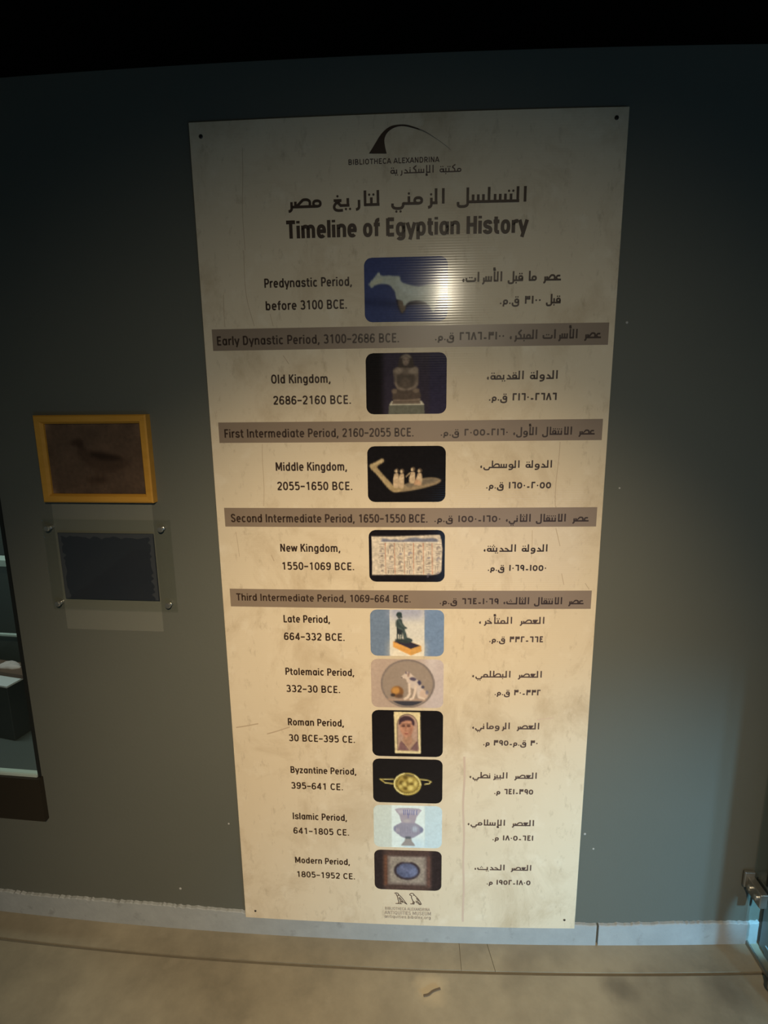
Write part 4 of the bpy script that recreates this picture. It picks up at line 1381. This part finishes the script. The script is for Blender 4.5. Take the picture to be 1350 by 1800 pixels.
mk('shelf_and_glint', *wbox(-2.1, -1.02, 0.684, 0.690, -0.36, -0.348), M['lit_edge'], case)
mk('shelf_and_glint', *wbox(-2.1, -1.02, 0.925, 0.945, -0.40, -0.348), M['lit_edge'], case)  # pale bar standing in for a lamp's bright reflection, no real shelf

pl_ = thing('display_plinth', 'charcoal plinth with a pale card on top, standing inside the showcase', 'plinth', (-1.30, 0.27, 0.450))
v0 = Vector((-1.173, 0.188, 0)); d1 = Vector((0.0135, 0.0585, 0)).normalized(); d2 = Vector((-d1.y, d1.x, 0))
pv = []
for z in (0.450, 0.622):
    for (a, b) in ((0, 0), (.12, 0), (.12, .26), (0, .26)):
        pv.append(tuple(v0 + d1 * a + d2 * b + Vector((0, 0, z))))
BX = [(3, 2, 1, 0), (4, 5, 6, 7), (0, 1, 5, 4), (1, 2, 6, 5), (2, 3, 7, 6), (3, 0, 4, 7)]
bevel(mk('body', pv, BX, M['plinth'], pl_), .002)
pv = []
for z in (0.622, 0.627):
    for (a, b) in ((0, 0), (.12, 0), (.12, .26), (0, .26)):
        pv.append(tuple(v0 + d1 * a + d2 * b + Vector((0, 0, z))))
mk('top_card', pv, BX, M['pale'], pl_)

tr = thing('exhibit_tray', 'low reddish-brown tray with a thin light rim, lying on the plinth in the showcase', 'tray', tuple(v0 + d1 * .078 + d2 * .13 + Vector((0, 0, .627))))
pv = []
for z in (0.627, 0.637):
    for (a, b) in ((.05, -.02), (.118, -.02), (.118, .25), (.05, .25)):
        pv.append(tuple(v0 + d1 * a + d2 * b + Vector((0, 0, z))))
mk('tray_body', pv, BX, M['wood_tray'], tr)
pv = []
for z in (0.637, 0.640):
    for (a, b) in ((.048, -.022), (.056, -.022), (.056, .252), (.048, .252)):
        pv.append(tuple(v0 + d1 * a + d2 * b + Vector((0, 0, z))))
mk('rim', pv, BX, M['wood_tray'], tr)

V, F = [], []
cx, cy, cz = tuple(v0 + d1 * .088 + d2 * .085 + Vector((0, 0, .637)))
NR, NS = 7, 18
for j in range(NR + 1):
    ph = PI / 2 * j / NR
    for i in range(NS):
        a = 2 * PI * i / NS
        wob = 1 + .13 * math.sin(3 * a + 1) + .07 * math.sin(7 * a)
        r_ = math.cos(ph) ** .5 * wob
        q = d1 * (.022 * r_ * math.cos(a)) + d2 * (.040 * r_ * math.sin(a))
        V.append((cx + q.x, cy + q.y, cz + .011 * math.sin(ph) * (1 + .2 * math.sin(2 * a))))
for j in range(NR):
    for i in range(NS):
        F.append((j * NS + i, j * NS + (i + 1) % NS, (j + 1) * NS + (i + 1) % NS, (j + 1) * NS + i))
F.append(tuple(range(NS))[::-1])
tag(mk('stone_fragment', V, F, M['fragment'], smooth=True), 'pale pinkish stone fragment lying on the brown tray in the showcase', 'stone fragment')

# a small display lamp inside the showcase
l = bpy.data.lights.new('showcase_lamp', 'AREA')
l.energy, l.size, l.size_y, l.shape, l.color = 7.0, 0.4, 0.08, 'RECTANGLE', (0.85, 1.0, 0.95)
lo = bpy.data.objects.new('showcase_lamp', l)
C.objects.link(lo)
lo.location = (-1.35, 0.2, 1.9)

# ------------------------------------------------------------------ right: glass screen with clamps, and the cabinet behind it
gs = thing('glass_screen', 'clear glass screen with grey metal clamps in the lower right corner', 'glass screen', (0.905, -0.16, 0.0))
mk('pane', *box(0.902, 0.908, -0.34, 0.020, 0.012, 1.9), M['glass'], gs)
mk('floor_channel', *box(0.9025, 0.9075, -0.34, 0.020, 0.0, 0.012), M['steel'], gs)
for k, (yc, zc) in enumerate(((-0.012, 0.195), (-0.135, 0.03))):
    sh = join(box(0.882, 0.901, yc - .030, yc + .030, zc - .020, zc + .020),
              box(0.909, 0.914, yc - .030, yc + .030, zc - .020, zc + .020))
    cl = bevel(mk('clamp', *sh, M['steel'], gs), .004, 3)
    for yy in (yc - .014, yc + .014):
        mk('bolt', *lathe((0.882, yy, zc), (-1, 0, 0), [(-.0005, .0075), (.004, .0075), (.006, .005), (.0062, .002)], 14), M['chrome'], cl)
    if k == 0:
        bevel(mk('wall_bracket', *box(0.874, 0.9015, yc + .026, yc + .036, zc - .012, zc + .034), M['steel'], gs), .003)

cb = thing('display_cabinet', 'grey-blue display cabinet behind the glass screen at the right edge', 'cabinet', (1.25, -0.16, 0.0))
bevel(mk('body', *box(0.935, 1.55, -0.34, 0.018, 0.0, 0.95), M['cabinet'], cb), .004)
mk('plinth', *box(0.932, 1.553, -0.343, -0.010, 0.0, 0.03), M['cabinet'], cb)

spot('gap_lamp', (0.926, -0.31, 0.42), (0.928, 0.005, 0.10), 30, (0.26, 0.68, 1.0), 22, 0.8, 0.006)

# ------------------------------------------------------------------ on the floor
V, F = ribbon(smooth([(0.040, -0.150), (0.052, -0.147), (0.064, -0.138), (0.082, -0.131)], 5), .0024, .0024)
n_ = len(V)
vv = [(x, y, 0.0003) for x, y in V] + [(x, y, 0.0032) for x, y in V]
ff = [tuple(i + n_ for i in q) for q in F] + [q[::-1] for q in F]
k_ = n_ // 2
for i in range(k_ - 1):
    ff += [(2 * i, 2 * i + 2, 2 * i + 2 + n_, 2 * i + n_), (2 * i + 3, 2 * i + 1, 2 * i + 1 + n_, 2 * i + 3 + n_)]
ff += [(1, 0, n_, n_ + 1), (n_ - 2, n_ - 1, 2 * n_ - 1, 2 * n_ - 2)]
tag(mk('twig', vv, ff, M['twig']), 'small dark crooked scrap lying on the floor in front of the panel', 'scrap')
